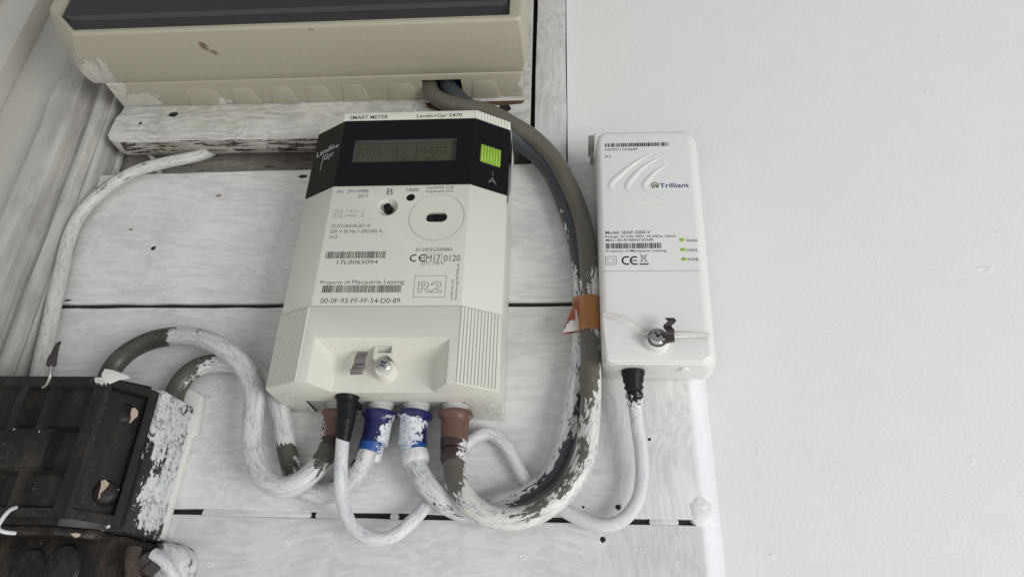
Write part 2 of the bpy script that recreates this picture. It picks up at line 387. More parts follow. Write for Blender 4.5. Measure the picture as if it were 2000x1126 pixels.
M['tape'] = smeared('orange_tape', (.36, .165, .055), .38, white=(.72, .71, .69), streakc=(.45, .30, .2))
M['tape_flag'] = smeared('red_orange_tape', (.33, .085, .045), .38, white=(.74, .73, .72), streakc=(.6, .5, .45), edge=.02)

# ------------------------------------------------------------------ setting: wall and plaster
def grid_wobble(mb, n=0): pass
m = MB(); m.slab([(79, -420), (760, -420), (760, 950), (3.5, 950), (3.5, 296), (79, 296)], -22, -10)
struct(build(m, 'wall', M['wall']))
m = MB()
rows = []
z = -420
rings = []
while z < 300:
    j = [random.uniform(-.28, .28) for _ in range(6)]; bul = 0
    if 55 < z < 72: bul = 1.0
    rings.append([V(69.2 + j[0] * .5, -1.2, z), V(70.6 + j[1], -.6 + .3 * j[3], z), V(74 + j[2] * .8 + bul * .6, -3.6 + j[3] * .6 + bul, z), V(76.6 + j[4] * .6, -7.0 + j[5] * .5, z),
                  V(79.4 + j[1] * .6, -9.7, z), V(88, -11, z), V(88, -20, z), V(69, -20, z)])
    z += 2.5
m.loft(rings)
struct(build(m, 'plaster_edge', M['fillet'], smooth=180))
m = MB(); m.box(-352, 88, -30, -16, -120, 560)
struct(build(m, 'backing_wall', M['old_plaster']))
m = MB(); m.box(-900, -362, -30, 6, -420, 950)
struct(build(m, 'wall_left', M['wall_left']))

# cupboard frame at far left
t = thing('door_frame', V(-440, 6, 300), 'pale painted cupboard frame edge in the top left corner', 'door frame')
m = MB(); m.prism([(-900, 6), (-900, 24), (-436, 24), (-424, 20), (-423, 6)], -420, 950)
build(m, 'jamb', M['wall_left'], t, bevel=1.2)
m = MB(); m.prism([(-900, 24.0), (-900, 34), (-452, 34), (-449, 31), (-449, 24.0)], -420, 950)
build(m, 'door_panel', M['wall_left'], t, bevel=1.2)

# architrave moulding, profile (x, d)
prof = [(-367, 2), (-367, 15), (-365.5, 16.8), (-363, 17.2), (-350, 15.2), (-347.6, 13.6), (-346.6, 9), (-346.2, 3.2), (-344.8, 2.0), (-340, 4.5), (-335.5, 9.6), (-333.4, 11.2), (-330.6, 11.0), (-328.6, 8.6),
        (-327.6, 6.0), (-326.9, 4.6), (-326.0, 5.0), (-324.8, 6.4), (-323.0, 6.4), (-321.8, 4.6), (-321.4, 1), (-321.6, -12), (-345, -12)]
prof = [(x - 3.2, d) for x, d in prof]
m = MB(); rings = []
z = -420
while z <= 950:
    w = .35 * math.sin(z * .031) + .25 * math.sin(z * .083 + 1)
    sh = -(z - 145) * .038 if z < 420 else -(420 - 145) * .038
    rings.append([V(x + w + sh + random.uniform(-.12, .12), d + random.uniform(-.1, .1) + .2 * math.sin(z * .05 + x), z) for x, d in prof]); z += 6
m.loft(rings)
o = build(m, 'architrave', M['mould'], smooth=40)
tag(o, 'greyish white painted moulding with ridges running up beside the planks', 'moulding')

# ------------------------------------------------------------------ planks
def hole(px, py, d, r, depth=6, ecc=1.0):
    x, z = P(px, py, d); c = MB()
    n = 14; ph = random.random() * 6
    ring = [(x + r * ecc * math.cos(2 * math.pi * i / n) * (1 + .12 * math.sin(3 * i + ph)), z + r * math.sin(2 * math.pi * i / n) * (1 + .12 * math.cos(2 * i + ph))) for i in range(n)]
    c.slab(ring, d - depth, d + 2); return c
def plank(name, outline, d0, d1, mat, holes, label, cat='plank', group='painted planks behind the meter', lips=True):
    m = MB(); m.slab(outline, d0, d1)
    cuts = [hole(px, py, d1, r, ecc=e) for px, py, r, e in holes]
    o = build(m, name, mat, bevel=.7, segs=3, cut=cuts, origin=V(outline[0][0], 0, outline[0][1]))
    tag(o, label, cat, group)
    for px, py, r, e in holes:                 # ring of paint round each hole, dark plug inside carrying its shade as colour
        x, z = P(px, py, d1)
        q = MB(); n = 20; rings = []
        for rr, hh in ((r * 1.15, .02), (r * 1.25, .28), (r * 1.6, .22), (r * 2.1, .0)):
            rings.append([V(x + rr * e * math.cos(2 * math.pi * i / n) * (1 + .1 * math.sin(2 * i)), d1 - .05 + hh * (1 + .5 * math.sin(i * 1.3)), z + rr * math.sin(2 * math.pi * i / n)) for i in range(n)])
        q.loft(rings, False, False); build(q, 'paint_rim', mat, o, smooth=180)
        q = MB(); q.slab([(x + r * e * .97 * math.cos(i), z + r * .97 * math.sin(i)) for i in [2 * math.pi * k / 12 for k in range(12)]], d1 - 4.5, d1 - .8)
        build(q, 'hole_shade_plug', M['hole'], o)
    return o
def edge(x0, z0, x1, z1, n=26, a=.35):
    return [(x0 + (x1 - x0) * i / n, z0 + (z1 - z0) * i / n + random.uniform(-a, a) * (0 < i < n)) for i in range(n + 1)]
pa = plank('plank', edge(-325.5, 188.6, 70, 188.9) + edge(71, 295.4, -329.5, 291.4), -14, 0, M['plank'],
           [(299, 484, 1.7, 1.15), (592, 344, 1.6, 2.2), (131, 586, .8, 3.4)], 'topmost wide white painted plank, with one dark diamond nail hole left of the meter')
pb = plank('plank', edge(-319.5, 63.6, 70, 63.3) + edge(70, 185.8, -324.5, 185.4), -14, 0, M['plank'],
           [(1268, 857, .9, 1), (1207, 989, 1.5, 1), (1139, 989, .7, 1)], 'middle white painted plank, directly behind the looping cable tails')
pc = plank('plank', edge(-330, -70, 70, -70) + edge(70, 60.4, -330, 60.6), -14, 0, M['plank2'],
           [(1177, 1052, 1.5, 1)], 'lowest white painted plank along the bottom of the photo')
fills = [(395, 604), (618, 684), (764, 776), (1270, 1322)]
for a_, b_ in fills:
    x0, _ = P(a_, 1005, 0); x1, _ = P(b_, 1005, 0)
    m = MB(); m.slab([(x0, 60.2), (x0 - .8, 61.5), (x0, 63.9), (x1, 63.9), (x1 + .8, 61.5), (x1, 60.2)], -4, -.35)
    build(m, 'paint_filler', M['plank2'], pc, bevel=.3)
# filled nail holes and small knocks standing in the paint
for px, py, r_, own, st_ in ((477, 367, 1.5, pa, 0), (427, 382, 1.1, pa, 1), (250, 573, 2.0, pa, 0), (256, 448, .8, pa, 1), (198, 421, 3.6, pa, 0), (640, 1040, 1.2, pb, 0), (470, 893, 1.6, pb, 0), (1162, 883, 1.1, pb, 0), (1075, 905, 1.3, pb, 0),
                             (560, 1058, 1.3, pc, 0), (1020, 1086, 1.2, pc, 0), (1255, 1072, 1.2, pc, 0), (410, 1100, 1.3, pc, 0)):
    x, z = P(px, py, 0); q = MB(); n = 18; rings = []
    for rr, hh in ((1.5, -.05), (1.15, .22), (.85, .20), (.5, -.0), (.1, .04)):
        rings.append([V(x + r_ * rr * 1.3 * math.cos(a) * (1 + .14 * math.sin(3 * a + px)), .02 + hh, z + r_ * rr * .8 * math.sin(a) * (1 + .12 * math.cos(2 * a + py))) for a in [2 * math.pi * i / n for i in range(n)]])
    q.loft(rings, False, True); build(q, 'filled_hole', M['stain'] if st_ else M['plank2'], own, smooth=180)
# broken plaster lump at the plank corner
m = MB(); cx, cz = P(1366, 996, 0)
rings = []
for k, (rr, dd) in enumerate(((1.0, -6), (1.02, -3), (.9, -.3), (.6, .7), (.15, .9))):
    rings.append([V(cx + 6.6 * rr * math.cos(a) * (1 + .16 * math.sin(3 * a + 1) + random.uniform(-.06, .06)), dd + random.uniform(-.4, .4), cz + 8.6 * rr * math.sin(a) * (1 + .12 * math.cos(4 * a) + random.uniform(-.05, .05))) for a in [2 * math.pi * i / 22 for i in range(22)]])
m.loft(rings)
o = build(m, 'plaster_lump', plain('rough_filler', (.82, .82, .81), .6, .03, .25, .5), smooth=35)
tag(o, 'rough broken lump of plaster where two planks meet the white wall', 'plaster lump')

# batten under the fuse box
m = MB()
rings = []
left = [(-317.5, 345), (-318.5, 336), (-321, 331), (-321.5, 322), (-321.8, 315), (-319.5, 311), (-314, 308.8)]
outline = [(-316, 520), (-317.5, 345)] + [(x + random.uniform(-.5, .5), z) for x, z in left] + edge(-312, 308.6, -22.6, 308.2, 30, .25) + [(-22.2, 520)]
x_h, z_h = P(338, 222, 15); x_g, z_g = P(985, 212, 15)
c1 = hole(338, 223, 15, 2.6, 9, 1.5); c2 = hole(274, 240, 15, 1.5, 6, 1.1); c3 = hole(985, 211, 15, 4.0, 12, 1.1)
m.slab(outline, .4, 15)
bt = build(m, 'batten', M['batten'], bevel=1.4, segs=3, cut=[c1, c2, c3], origin=V(-170, 0, 308))
tag(bt, 'thick rough-sawn painted batten under the beige fuse box', 'batten')
m = MB(); rings = []                            # worn lower edge with bare brown wood
for i in range(60):
    x = -311 + i * (285 / 59)
    rings.append([V(x, 14.2, 308.0 + random.uniform(-.15, .15)), V(x, 14.7, 308.7), V(x, 9, 307.4 + random.uniform(-.3, .2)), V(x, 3, 307.3 + random.uniform(-.2, .2)), V(x, 1, 308.4)])
m.loft(rings); build(m, 'worn_underside', M['batten_edge'], bt, smooth=30)
for px, py, r, e in ((338, 223, 2.6, 1.5), (274, 240, 1.5, 1.1), (985, 211, 4.0, 1.1)):
    x, z = P(px, py, 15); q = MB(); q.slab([(x + r * e * .97 * math.cos(i), z + r * .97 * math.sin(i)) for i in [2 * math.pi * k / 12 for k in range(12)]], 8, 14.1)
    build(q, 'hole_shade_plug', M['hole'] if px != 985 else M['shaded_wood'], bt)  # dark plug just below the face, hole shade put into its colour
m = MB(); x0, z0 = P(952, 202, 15)              # bare brown strip of wood by the cable entry
m.slab([(x0 - 44, 337.5), (x0 + 26, 337.5), (x0 + 24, 334.6), (x0 + 10, 333.2), (x0 - 8, 335.8), (x0 - 20, 332.5), (x0 - 34, 329.8), (x0 - 42, 333)], 14.6, 15.15)
build(m, 'bare_patch', plain('bare_brown_wood', (.10, .045, .03), .7, .2, .3), bt)

# upright board to the right of the batten
m = MB(); m.slab([(-19.6, 292), (1.2, 292), (2.4, 296), (2.2, 305), (2.9, 340), (2.4, 400), (3.0, 480), (2.8, 700), (-19.0, 700), (-19.2, 450), (-19.9, 380)], -14, -.2)
o = build(m, 'upright_board', M['upright'], bevel=.8, origin=V(-9, 0, 292)); tag(o, 'narrow upright painted board between the fuse box and the smooth wall', 'board')
m = MB(); m.box(-24, -18, -15, -9, 290, 700)
struct(build(m, 'dark_gap_strip', M['shaded_wood']))
for z_, n_ in ((187.1, 1.9), (62.0, 1.8)):      # dark strip added in each plank gap: unpainted wood plus painted-in shade
    m = MB(); m.box(-322, 68.5, -15, -2.2, z_ - n_, z_ + n_); struct(build(m, 'dark_gap_strip', M['shaded_wood']))
# small old wires and slats in the recess above the planks
t = tag(tube('old_wire', M['oldcable'], None, [PV(288, 296, -6), PV(296, 306, -5), PV(306, 322, -5), PV(312, 340, -8)], 1.7, 12, paint=.8, org=V(-300, 0, 300)), 'short thin painted wire in the gap left under the batten', 'wire')
t = tag(tube('old_wire', M['oldcable'], None, [PV(236, 300, -12), PV(228, 330, -11), PV(220, 352, -10)], 2.4, 12, paint=.9, org=V(-320, 0, 300)), 'upright painted wire beside the moulding above the top plank', 'wire')

# ------------------------------------------------------------------ consumer unit (fuse box)
BZ = 341.0
t = thing('fuse_box', V(-170, 15, BZ), 'large beige fuse box with dark smoked window at the top', 'fuse box')
m = MB(); m.box(-318.5, -27, 15.2, 38, BZ, 570)
cav = MB(); xa, za = P(827, 170, 30); xb, zb = P(893, 170, 30)
xa, _ = P(828, 190, 20); xb, _ = P(890, 190, 20)
cav.slab([(xa, BZ - 3), (xb + 5, BZ - 3), (xb + 5, BZ + 8), (xa, BZ + 8)], 10, 33)
build(m, 'base', M['boxp'], t, bevel=1.2, segs=3, cut=[cav])
m = MB(); m.slab([(xa + .5, BZ + 7.5), (xb + 4.5, BZ + 7.5), (xb + 4.5, BZ + 8.4), (xa + .5, BZ + 8.4)], 15.6, 32.5); build(m, 'opening', M['hole'], t)
# knock-out tabs along the back edge
for a_, b_ in ((358, 425), (445, 497), (520, 570), (590, 640), (660, 712), (750, 808), (915, 970)):
    x0, _ = P(a_ + 1, 192, 25); x1, _ = P(b_ + 4, 192, 25)
    m = MB()
    m.add([V(x0, 15.3, BZ - .1), V(x0 + 2, 29, BZ - .1), V(x0 + 4, 31, BZ - .1), V(x1 - 4, 31, BZ - .1), V(x1 - 2, 29, BZ - .1), V(x1, 15.3, BZ - .1),
           V(x0 + .8, 15.4, BZ - .65), V(x0 + 2.8, 28.5, BZ - .5), V(x0 + 4.5, 30.2, BZ - .5), V(x1 - 4.5, 30.2, BZ - .5), V(x1 - 2.8, 28.5, BZ - .5), V(x1 - .8, 15.4, BZ - .65)],
          [(0, 1, 7, 6), (1, 2, 8, 7), (2, 3, 9, 8), (3, 4, 10, 9), (4, 5, 11, 10), (6, 7, 8, 9, 10, 11), (0, 6, 11, 5)])
    build(m, 'knock_out', M['boxp'], t, bevel=.25)
# front cover: loft of outlines at growing depth
def ring(xl, ch, xr, zb, d, zt=600, r=2.5):
    return [V(xl, d, zt), V(xl, d, zb + ch), V(xl + ch, d, zb), V(xr - r, d, zb), V(xr, d, zb + r), V(xr, d, zt)]
m = MB()
m.loft([ring(-340, 14, -23.4, 341.4, 38.2), ring(-342, 15, -22.6, 339.8, 46), ring(-341, 20, -23.2, 340.4, 66), ring(-340, 25, -24.5, 341.8, 79), ring(-338.5, 24.5, -25.5, 343, 80.5),
        ring(-331.5, 17, -32.2, 345.6, 80.5, 590, .6), ring(-330.5, 16, -33, 346.4, 76, 589, .6)], True, False)
cov = build(m, 'cover', M['boxp'], t, bevel=.8, segs=3)
m = MB(); m.slab([(-330.4, 589), (-330.4, 362.5), (-314.5, 346.5), (-33.1, 346.5), (-33.1, 589)], 70, 76.2)
m.add([V(-329, 76.3, 359), V(-34, 76.3, 359), V(-34, 78.5, 361.5), V(-329, 78.5, 361.5), V(-34, 78.5, 586), V(-329, 78.5, 586)], [(0, 1, 2, 3), (3, 2, 4, 5)])
build(m, 'window', M['smoke'], t)

# ------------------------------------------------------------------ smart meter
XL, XR, FL, FR, DS, DF = -157.5, -33.3, -136.4, -54.4, 36.0, 48.0
ZB, ZS, ZBL, ZBH, ZT = 118.6, 162.0, 242.0, 292.2, 299.2
t = meter = thing('electricity_meter', V(-95, 0, ZB), 'cream electricity meter with black display band and lime green button', 'meter')
def mprof(e=0.0, f=0.0, back=0.5):
    return [(XL - e, back), (XL - e, DS + f * .8), (FL, DF + f), (FR, DF + f), (XR + e, DS + f * .8), (XR + e, back)]
# upper body: two full sections with a set-back section between for the display
m = MB(); m.prism(mprof(0), ZS + .35, ZBL)
bx, bz = P(757, 404, 48); cuts = []
c = MB(); c.cyl(V(bx, 49, bz), (0, 1, 0), [(0, 6.4), (1.2, 6.1), (4.2, 3.0), (7, 2.9)], 40); cuts.append(c)
lx, lz = P(802, 385, 48)
c = MB(); c.cyl(V(lx, 49, lz), (0, 1, 0), [(0, 2.75), (2.2, 2.6)], 28); cuts.append(c)
ox, oz = -72.5, 219.2
c = MB(); ring_pts = []
for dd in (49, 46.2):
    ring_pts.append([V(ox + sx * 3.0 + 3.35 * math.cos(a), dd, oz - .2 + 3.35 * math.sin(a)) for sx, a in [(1 if -math.pi / 2 <= q <= math.pi / 2 else -1, q) for q in [-math.pi / 2 + 2 * math.pi * i / 32 for i in range(32)]]])
c.loft(ring_pts); cuts.append(c)
c = MB(); gr = []
for rr, dd in ((16.35, 49), (16.2, 47.4), (15.75, 47.4), (15.6, 49)):
    gr.append([V(ox + rr * math.cos(2 * math.pi * i / 64), dd, oz + rr * math.sin(2 * math.pi * i / 64)) for i in range(64)])
c.loft(gr + [gr[0]], False, False); cuts.append(c)
build(m, 'body', M['meter'], t, bevel=.45, segs=2, cut=cuts)
m = MB(); m.prism([(XL + 1, .6), (XL + 1, DS - 2), (FL, DF - 3.2), (FR, DF - 3.2), (XR - 1, DS - 2), (XR - 1, .6)], ZBL - .5, ZBH + .5)
build(m, 'inner_case', M['meter'], t)
m = MB(); m.prism([(XL + 2, .6), (XL + 2, DS - 1), (FL, DF - 1), (FR, DF - 1), (XR - 2, DS - 1), (XR - 2, .6)], ZS - 1, ZS + 1)
build(m, 'seam', M['hole'], t)
# ribbed corrugation helper over a chamfer
def ribs(x0, d0, x1, d1, z0, z1, n, h, off, side):
    m = MB(); prof = []
    L = math.hypot(x1 - x0, d1 - d0); ux, ud = (x1 - x0) / L, (d1 - d0) / L; nx, nd = (-ud * side, ux * side)
    for i in range(n):
        for f, e in ((0.0, 0), (.06, h), (.80, h), (.88, 0)):
            s = (i + f) / n * L; prof.append((x0 + ux * s + nx * (off + e), d0 + ud * s + nd * (off + e)))
    prof.append((x1 + nx * off, d1 + nd * off)); prof += [(x1 - nx, d1 - nd), (x0 - nx, d0 - nd)]
    m.prism(prof, z0, z1); return m
# top cap with ribs and title
m = MB(); m.prism(mprof(0), ZBH, ZT); build(m, 'top_cap', M['meter_lip'], t, bevel=.4)
build(ribs(XL + .3, DS + .1, FL - .3, DF - .1, ZBH + .3, ZT - .4, 12, .55, .05, 1), 'ribbed_panel', M['meter_lip'], t)
build(ribs(FR + .3, DF - .1, XR - .3, DS + .1, ZBH + .3, ZT - .4, 12, .55, .05, 1), 'ribbed_panel', M['meter_lip'], t)
# black display panel wrapped over the chamfers, with an opening for the display
LX0, LX1, LZ0, LZ1 = -127.6, -64.3, 259.3, 276.2
m = MB(); e = .45
def q4(a, b, c, d): m.add([a, b, c, d], [(0, 1, 2, 3)])
fz = DF + e
for (xa_, xb_, za_, zb_) in ((FL, LX0, ZBL, ZBH), (LX1, FR, ZBL, ZBH), (LX0, LX1, ZBL, LZ0), (LX0, LX1, LZ1, ZBH)):
    q4(V(xa_, fz, za_), V(xb_, fz, za_), V(xb_, fz, zb_), V(xa_, fz, zb_))
dsx = DS + .35
q4(V(XL - .3, dsx, ZBL), V(FL, fz, ZBL), V(FL, fz, ZBH), V(XL - .3, dsx, ZBH))
q4(V(FR, fz, ZBL), V(XR + .3, dsx, ZBL), V(XR + .3, dsx, ZBH), V(FR, fz, ZBH))
m.add([V(XR + .3, dsx, ZBL), V(XR + .3, 20, ZBL + 16), V(XR + .3, 20, ZBH), V(XR + .3, dsx, ZBH), V(XR + .3, dsx, ZBL - 7)], [(0, 1, 2, 3), (0, 4, 1)])
q4(V(XL - .3, dsx, ZBL), V(XL - .3, 24, ZBL + 4), V(XL - .3, 24, ZBH), V(XL - .3, dsx, ZBH))
for xa_, xb_, za_, zb_ in ((XL - .3, FL, 0, 0), (FL, FR, 1, 1), (FR, XR + .3, 2, 2)):   # closing edges above and below
    da, db = {0: (dsx, fz), 1: (fz, fz), 2: (fz, dsx)}[za_]
    q4(V(xa_, da, ZBL), V(xb_, db, ZBL), V(xb_, db - 2.5, ZBL), V(xa_, da - 2.5, ZBL))
    q4(V(xa_, da, ZBH), V(xb_, db, ZBH), V(xb_, db - 2.5, ZBH), V(xa_, da - 2.5, ZBH))
disp = build(m, 'display_panel', M['black_panel'], t)
m = MB(); a_ = [(LX0, LZ0), (LX1, LZ0), (LX1, LZ1), (LX0, LZ1)]
for (x0, z0), (x1, z1) in zip(a_, a_[1:] + a_[:1]):
    m.add([V(x0, fz, z0), V(x1, fz, z1), V(x1, 45.2, z1), V(x0, 45.2, z0)], [(0, 1, 2, 3)])
build(m, 'bezel', M['bezel'], disp)
m = MB(); m.box(LX0 - .2, LX1 + .2, 44.6, 45.5, LZ0 - .2, LZ1 + .2); lcd = build(m, 'lcd_screen', M['lcd'], disp)

# 14-segment characters on the screen
SEG = {'A': [(0, 6, 4, 6)], 'B': [(4, 6, 4, 3)], 'C': [(4, 3, 4, 0)], 'D': [(0, 0, 4, 0)], 'E': [(0, 0, 0, 3)], 'F': [(0, 3, 0, 6)], 'G': [(0, 3, 4, 3)],
       'v': [(2, 0, 2, 6)], 'm': [(0, 6, 2, 3), (2, 3, 4, 6)], 'r': [(2, 3, 4, 0)]}
CH = {'T': 'Av', 'O': 'ABCDEF', 'A': 'ABCEFG', 'L': 'DEF', 'C': 'ADEF', 'I': 'ADv', 'M': 'BCEFm', 'P': 'ABEFG', 'R': 'ABEFGr', '0': 'ABCDEF', '2': 'ABGED', '6': 'AFGEDC', '3': 'ABGCD', 'K': 'EFGr', 'W': 'BCEFD', 'H': 'FEGBC', ' ': ''}
def segtext(m, s, x, z, w, h, pitch, d, th=.24):
    for k, c in enumerate(s):
        for sg in CH[c]:
            for (a, b, c2, e2) in SEG[sg]:
                p0 = V(x + k * pitch + a / 4 * w, d, z + b / 6 * h); p1 = V(x + k * pitch + c2 / 4 * w, d, z + e2 / 6 * h)
                tt = (p1 - p0).normalized(); p0 = p0 + tt * .2; p1 = p1 - tt * .2; nn = tt.cross(Vector((0, 1, 0))) * th
                m.add([p0 + nn, p1 + nn, p1 - nn, p0 - nn], [(0, 1, 2, 3)])
m = MB(); segtext(m, 'TOTAL ACC IMPORT', -126.3, 266.6, 2.55, 5.6, 3.58, 45.6)
segtext(m, '0263030', -103.2, 259.9, 2.7, 4.6, 3.75, 45.6); segtext(m, 'KWH', -77, 260.0, 1.2, 2.2, 1.9, 45.6, .12)
build(m, 'screen_digits', M['lcd_seg'], lcd)

# ---- printed lettering
def text_mb(m, body, place, size, width=None, weight=0.0, outline=0):
    """adds flat letters; place(x, y) maps letter plane (mm) to a Vector"""
    cu = bpy.data.curves.new('txt', 'FONT'); cu.body = body; cu.size = 1.0; cu.offset = weight; cu.resolution_u = 3; cu.fill_mode = 'FRONT'
    if outline: cu.fill_mode = 'NONE'; cu.bevel_depth = outline; cu.bevel_resolution = 0
    o = bpy.data.objects.new('txt', cu); COL.objects.link(o)
    dg = bpy.context.evaluated_depsgraph_get(); dg.update(); me = bpy.data.meshes.new_from_object(o.evaluated_get(dg))
    bpy.data.objects.remove(o)
    if not me.vertices: return
    xs = [v.co.x for v in me.vertices]; x0, x1 = min(xs), max(xs)
    k = size / .73; kx = width / (x1 - x0) if width else k
    m.add([place((v.co.x - x0) * kx, v.co.y * k) for v in me.vertices], [tuple(p.vertices) for p in me.polygons])
def front(d, x, z, ang=0.0):
    ca, sa = math.cos(ang), math.sin(ang)
    return lambda a, b: V(x + a * ca - b * sa, d, z + a * sa + b * ca)
def outline_mb(m, pts, d, th, close=True):
    q = pts + ([pts[0]] if close else [])
    for (x0, z0), (x1, z1) in zip(q, q[1:]):
        a, b = V(x0, d, z0), V(x1, d, z1); tt = (b - a).normalized(); nn = tt.cross(Vector((0, 1, 0))) * th
        m.add([a + nn - tt * th, b + nn + tt * th, b - nn + tt * th, a - nn - tt * th], [(0, 1, 2, 3)])
def arc(cx, cz, r, a0, a1, n=14): return [(cx + r * math.cos(math.radians(a0 + (a1 - a0) * i / n)), cz + r * math.sin(math.radians(a0 + (a1 - a0) * i / n))) for i in range(n + 1)]
def barcode(m, x0, x1, z0, z1, d, seed, unit=.30, dense=1.0):
    r = random.Random(seed); x = x0
    while x < x1 - unit:
        w = r.choice((1, 1, 1, 2, 2, 3)) * unit * dense
        w = min(w, x1 - x); m.add([V(x, d, z0), V(x + w, d, z0), V(x + w, d, z1), V(x, d, z1)], [(0, 1, 2, 3)]); x += w + r.choice((1, 1, 1, 2)) * unit
PD = DF + .06
m = MB()
text_mb(m, 'SMART METER', front(PD, -134.2, 293.9), 3.0, 24.6, .008)
text_mb(m, 'Landis+Gyr E470', front(PD, -91.2, 294.0), 3.0, 28.6, .008)
build(m, 'title_text', M['print_dark'], t)
m = MB(); TW = .0
text_mb(m, 'No.', front(PD, -133.4, 237.0), 2.3, 4.2, TW); text_mb(m, '39110986', front(PD, -127.2, 237.0), 2.4, 12.6, TW)
text_mb(m, '2017', front(PD, -120.6, 233.4), 2.3, 6.2, TW)
text_mb(m, 'B', front(PD, -103.4, 235.2), 4.6, 3.6, -.004)
text_mb(m, '1000', front(PD, -91.9, 237.2), 2.5, 7.2, TW)
text_mb(m, 'imp/kWh Cl.B', front(PD, -79.8, 239.0), 1.9, 15.8, TW); text_mb(m, 'imp/kvarh Cl.2', front(PD, -80.0, 236.3), 1.9, 15.9, TW)
text_mb(m, 'ZCX310HU0L2D1.41', front(PD, -133.3, 212.6), 2.3, 23.0, TW)
text_mb(m, '230 V 50 Hz 1-20(100) A', front(PD, -133.5, 208.8), 2.4, 30.6, TW); text_mb(m, 'UC2', front(PD, -133.3, 205.2), 2.2, 4.8, TW)
text_mb(m, '17L0065094', front(PD, -126.2, 188.2), 2.8, 23.3, TW)
text_mb(m, 'Property of:', front(PD, -133.5, 175.7), 2.3, 16.9, TW); text_mb(m, 'Macquarie Leasing', front(PD, -115.6, 175.7), 2.6, 28.9, TW)
text_mb(m, '00-0F-93-FF-FF-54-D0-89', front(PD, -131.5, 163.9), 3.1, 43.8, TW)
text_mb(m, '0120/SGS0080', front(PD, -82.2, 196.2), 2.2, 20.4, TW)
text_mb(m, 'M17', front(PD, -75.9, 189.6), 4.4, 8.0, TW); text_mb(m, '0120', front(PD, -66.0, 189.6), 4.2, 9.2, TW)
text_mb(m, '-25\u00b0C...+55\u00b0C', front(PD, -79.0, 187.4), 1.9, 13.6, TW)
text_mb(m, 'R2', front(PD, -78.6, 170.4), 6.6, 13.2, .02, .011)
text_mb(m, 'Landis+Gyr Ltd', front(PD, -59.4, 165.6, math.pi / 2), 1.35, 12.4, TW)
text_mb(m, 'Peterborough,PE6 8FB,UK', front(PD, -57.0, 165.6, math.pi / 2), 1.35, 22.6, TW)
outline_mb(m, [(-76.7, 189.0), (-67.1, 189.0), (-67.1, 194.6), (-76.7, 194.6)], PD, .09)
outline_mb(m, [(-80.9, 167.3), (-63.6, 167.3), (-63.6, 180.4), (-80.9, 180.4)], PD, .10)
outline_mb(m, [(-133.4, 219.6), (-128.2, 219.6), (-128.2, 224.7), (-133.4, 224.7)], PD, .09); outline_mb(m, [(-132.0, 220.9), (-129.6, 220.9), (-129.6, 223.4), (-132.0, 223.4)], PD, .09)
outline_mb(m, [(-126, 223.9), (-123, 223.9)], PD, .07, 0); outline_mb(m, [(-126, 225), (-126, 222.8)], PD, .07, 0); outline_mb(m, [(-123, 224.8), (-118.6, 223.9), (-123, 223.0)], PD, .08)
outline_mb(m, [(-126, 220.8), (-118.6, 220.8)], PD, .07, 0); outline_mb(m, [(-126, 222), (-126, 219.6)], PD, .07, 0); outline_mb(m, [(-120.5, 221.7), (-125, 220.8), (-120.5, 219.9)], PD, .08)
outline_mb(m, [(-115.8, 224.8), (-115.8, 221.0)], PD, .08, 0); outline_mb(m, arc(-115.8, 220.3, .7, 0, 360), PD, .08, 0)
for cx in (-82.4, -77.4):                       # CE mark
    outline_mb(m, arc(cx - .3, 191.8, 2.0, 60, 300), PD, .34, 0)
outline_mb(m, [(-79.5, 191.8), (-77.0, 191.8)], PD, .28, 0)
build(m, 'rating_text', M['print'], t)
m = MB(); barcode(m, -133.4, -99.2, 191.9, 196.4, PD, 3, .245); build(m, 'barcode', M['print'], t)
m = MB(); barcode(m, -131.8, -87.9, 170.3, 174.8, PD, 5, .30); build(m, 'barcode', M['print'], t)
# marks on the black band: chamfer planes
def cham_left(x, z, tilt=0.0):
    ux, ud = (FL - XL), (fz - dsx); L = math.hypot(ux, ud); ux /= L; ud /= L; nx, nd = -ud, ux
    ca, sa = math.cos(tilt), math.sin(tilt)
    return lambda a, b: V(XL - .3 + ux * (x + a * ca - b * sa) + nx * .08, dsx + ud * (x + a * ca - b * sa) + nd * .08, z + a * sa + b * ca)
def cham_right(x, z, ang=0.0):
    ux, ud = (XR + .3 - FR), (dsx - fz); L = math.hypot(ux, ud); ux /= L; ud /= L; nx, nd = -ud, ux
    ca, sa = math.cos(ang), math.sin(ang)
    return lambda a, b: V(FR + ux * (x + a * ca - b * sa) + nx * .08, fz + ud * (x + a * ca - b * sa) + nd * .08, z + a * sa + b * ca)
m = MB(); text_mb(m, 'Landis', cham_left(3.0, 272.0, .06), 4.6, 16.0, .0); text_mb(m, '+', cham_left(19.4, 271.6), 4.0, 3.6, .0); text_mb(m, 'Gyr', cham_left(10.8, 266.6, .06), 4.4, 8.6, 0)
pl = cham_left(0, 0); m.add([pl(9.4, 271.5), pl(9.9, 271.5), pl(9.3, 259.5), pl(8.9, 259.5)], [(0, 1, 2, 3)])
build(m, 'maker_text', M['print_white'], disp)
m = MB(); text_mb(m, 'A', cham_right(11.5, 246.8), 4.8, 5.2, -.012); pl = cham_right(0, 0); m.add([pl(13.9, 252.6), pl(14.2, 252.6), pl(14.2, 255.8), pl(13.9, 255.8)], [(0, 1, 2, 3)])
build(m, 'letter_mark', M['print_grey'], disp)
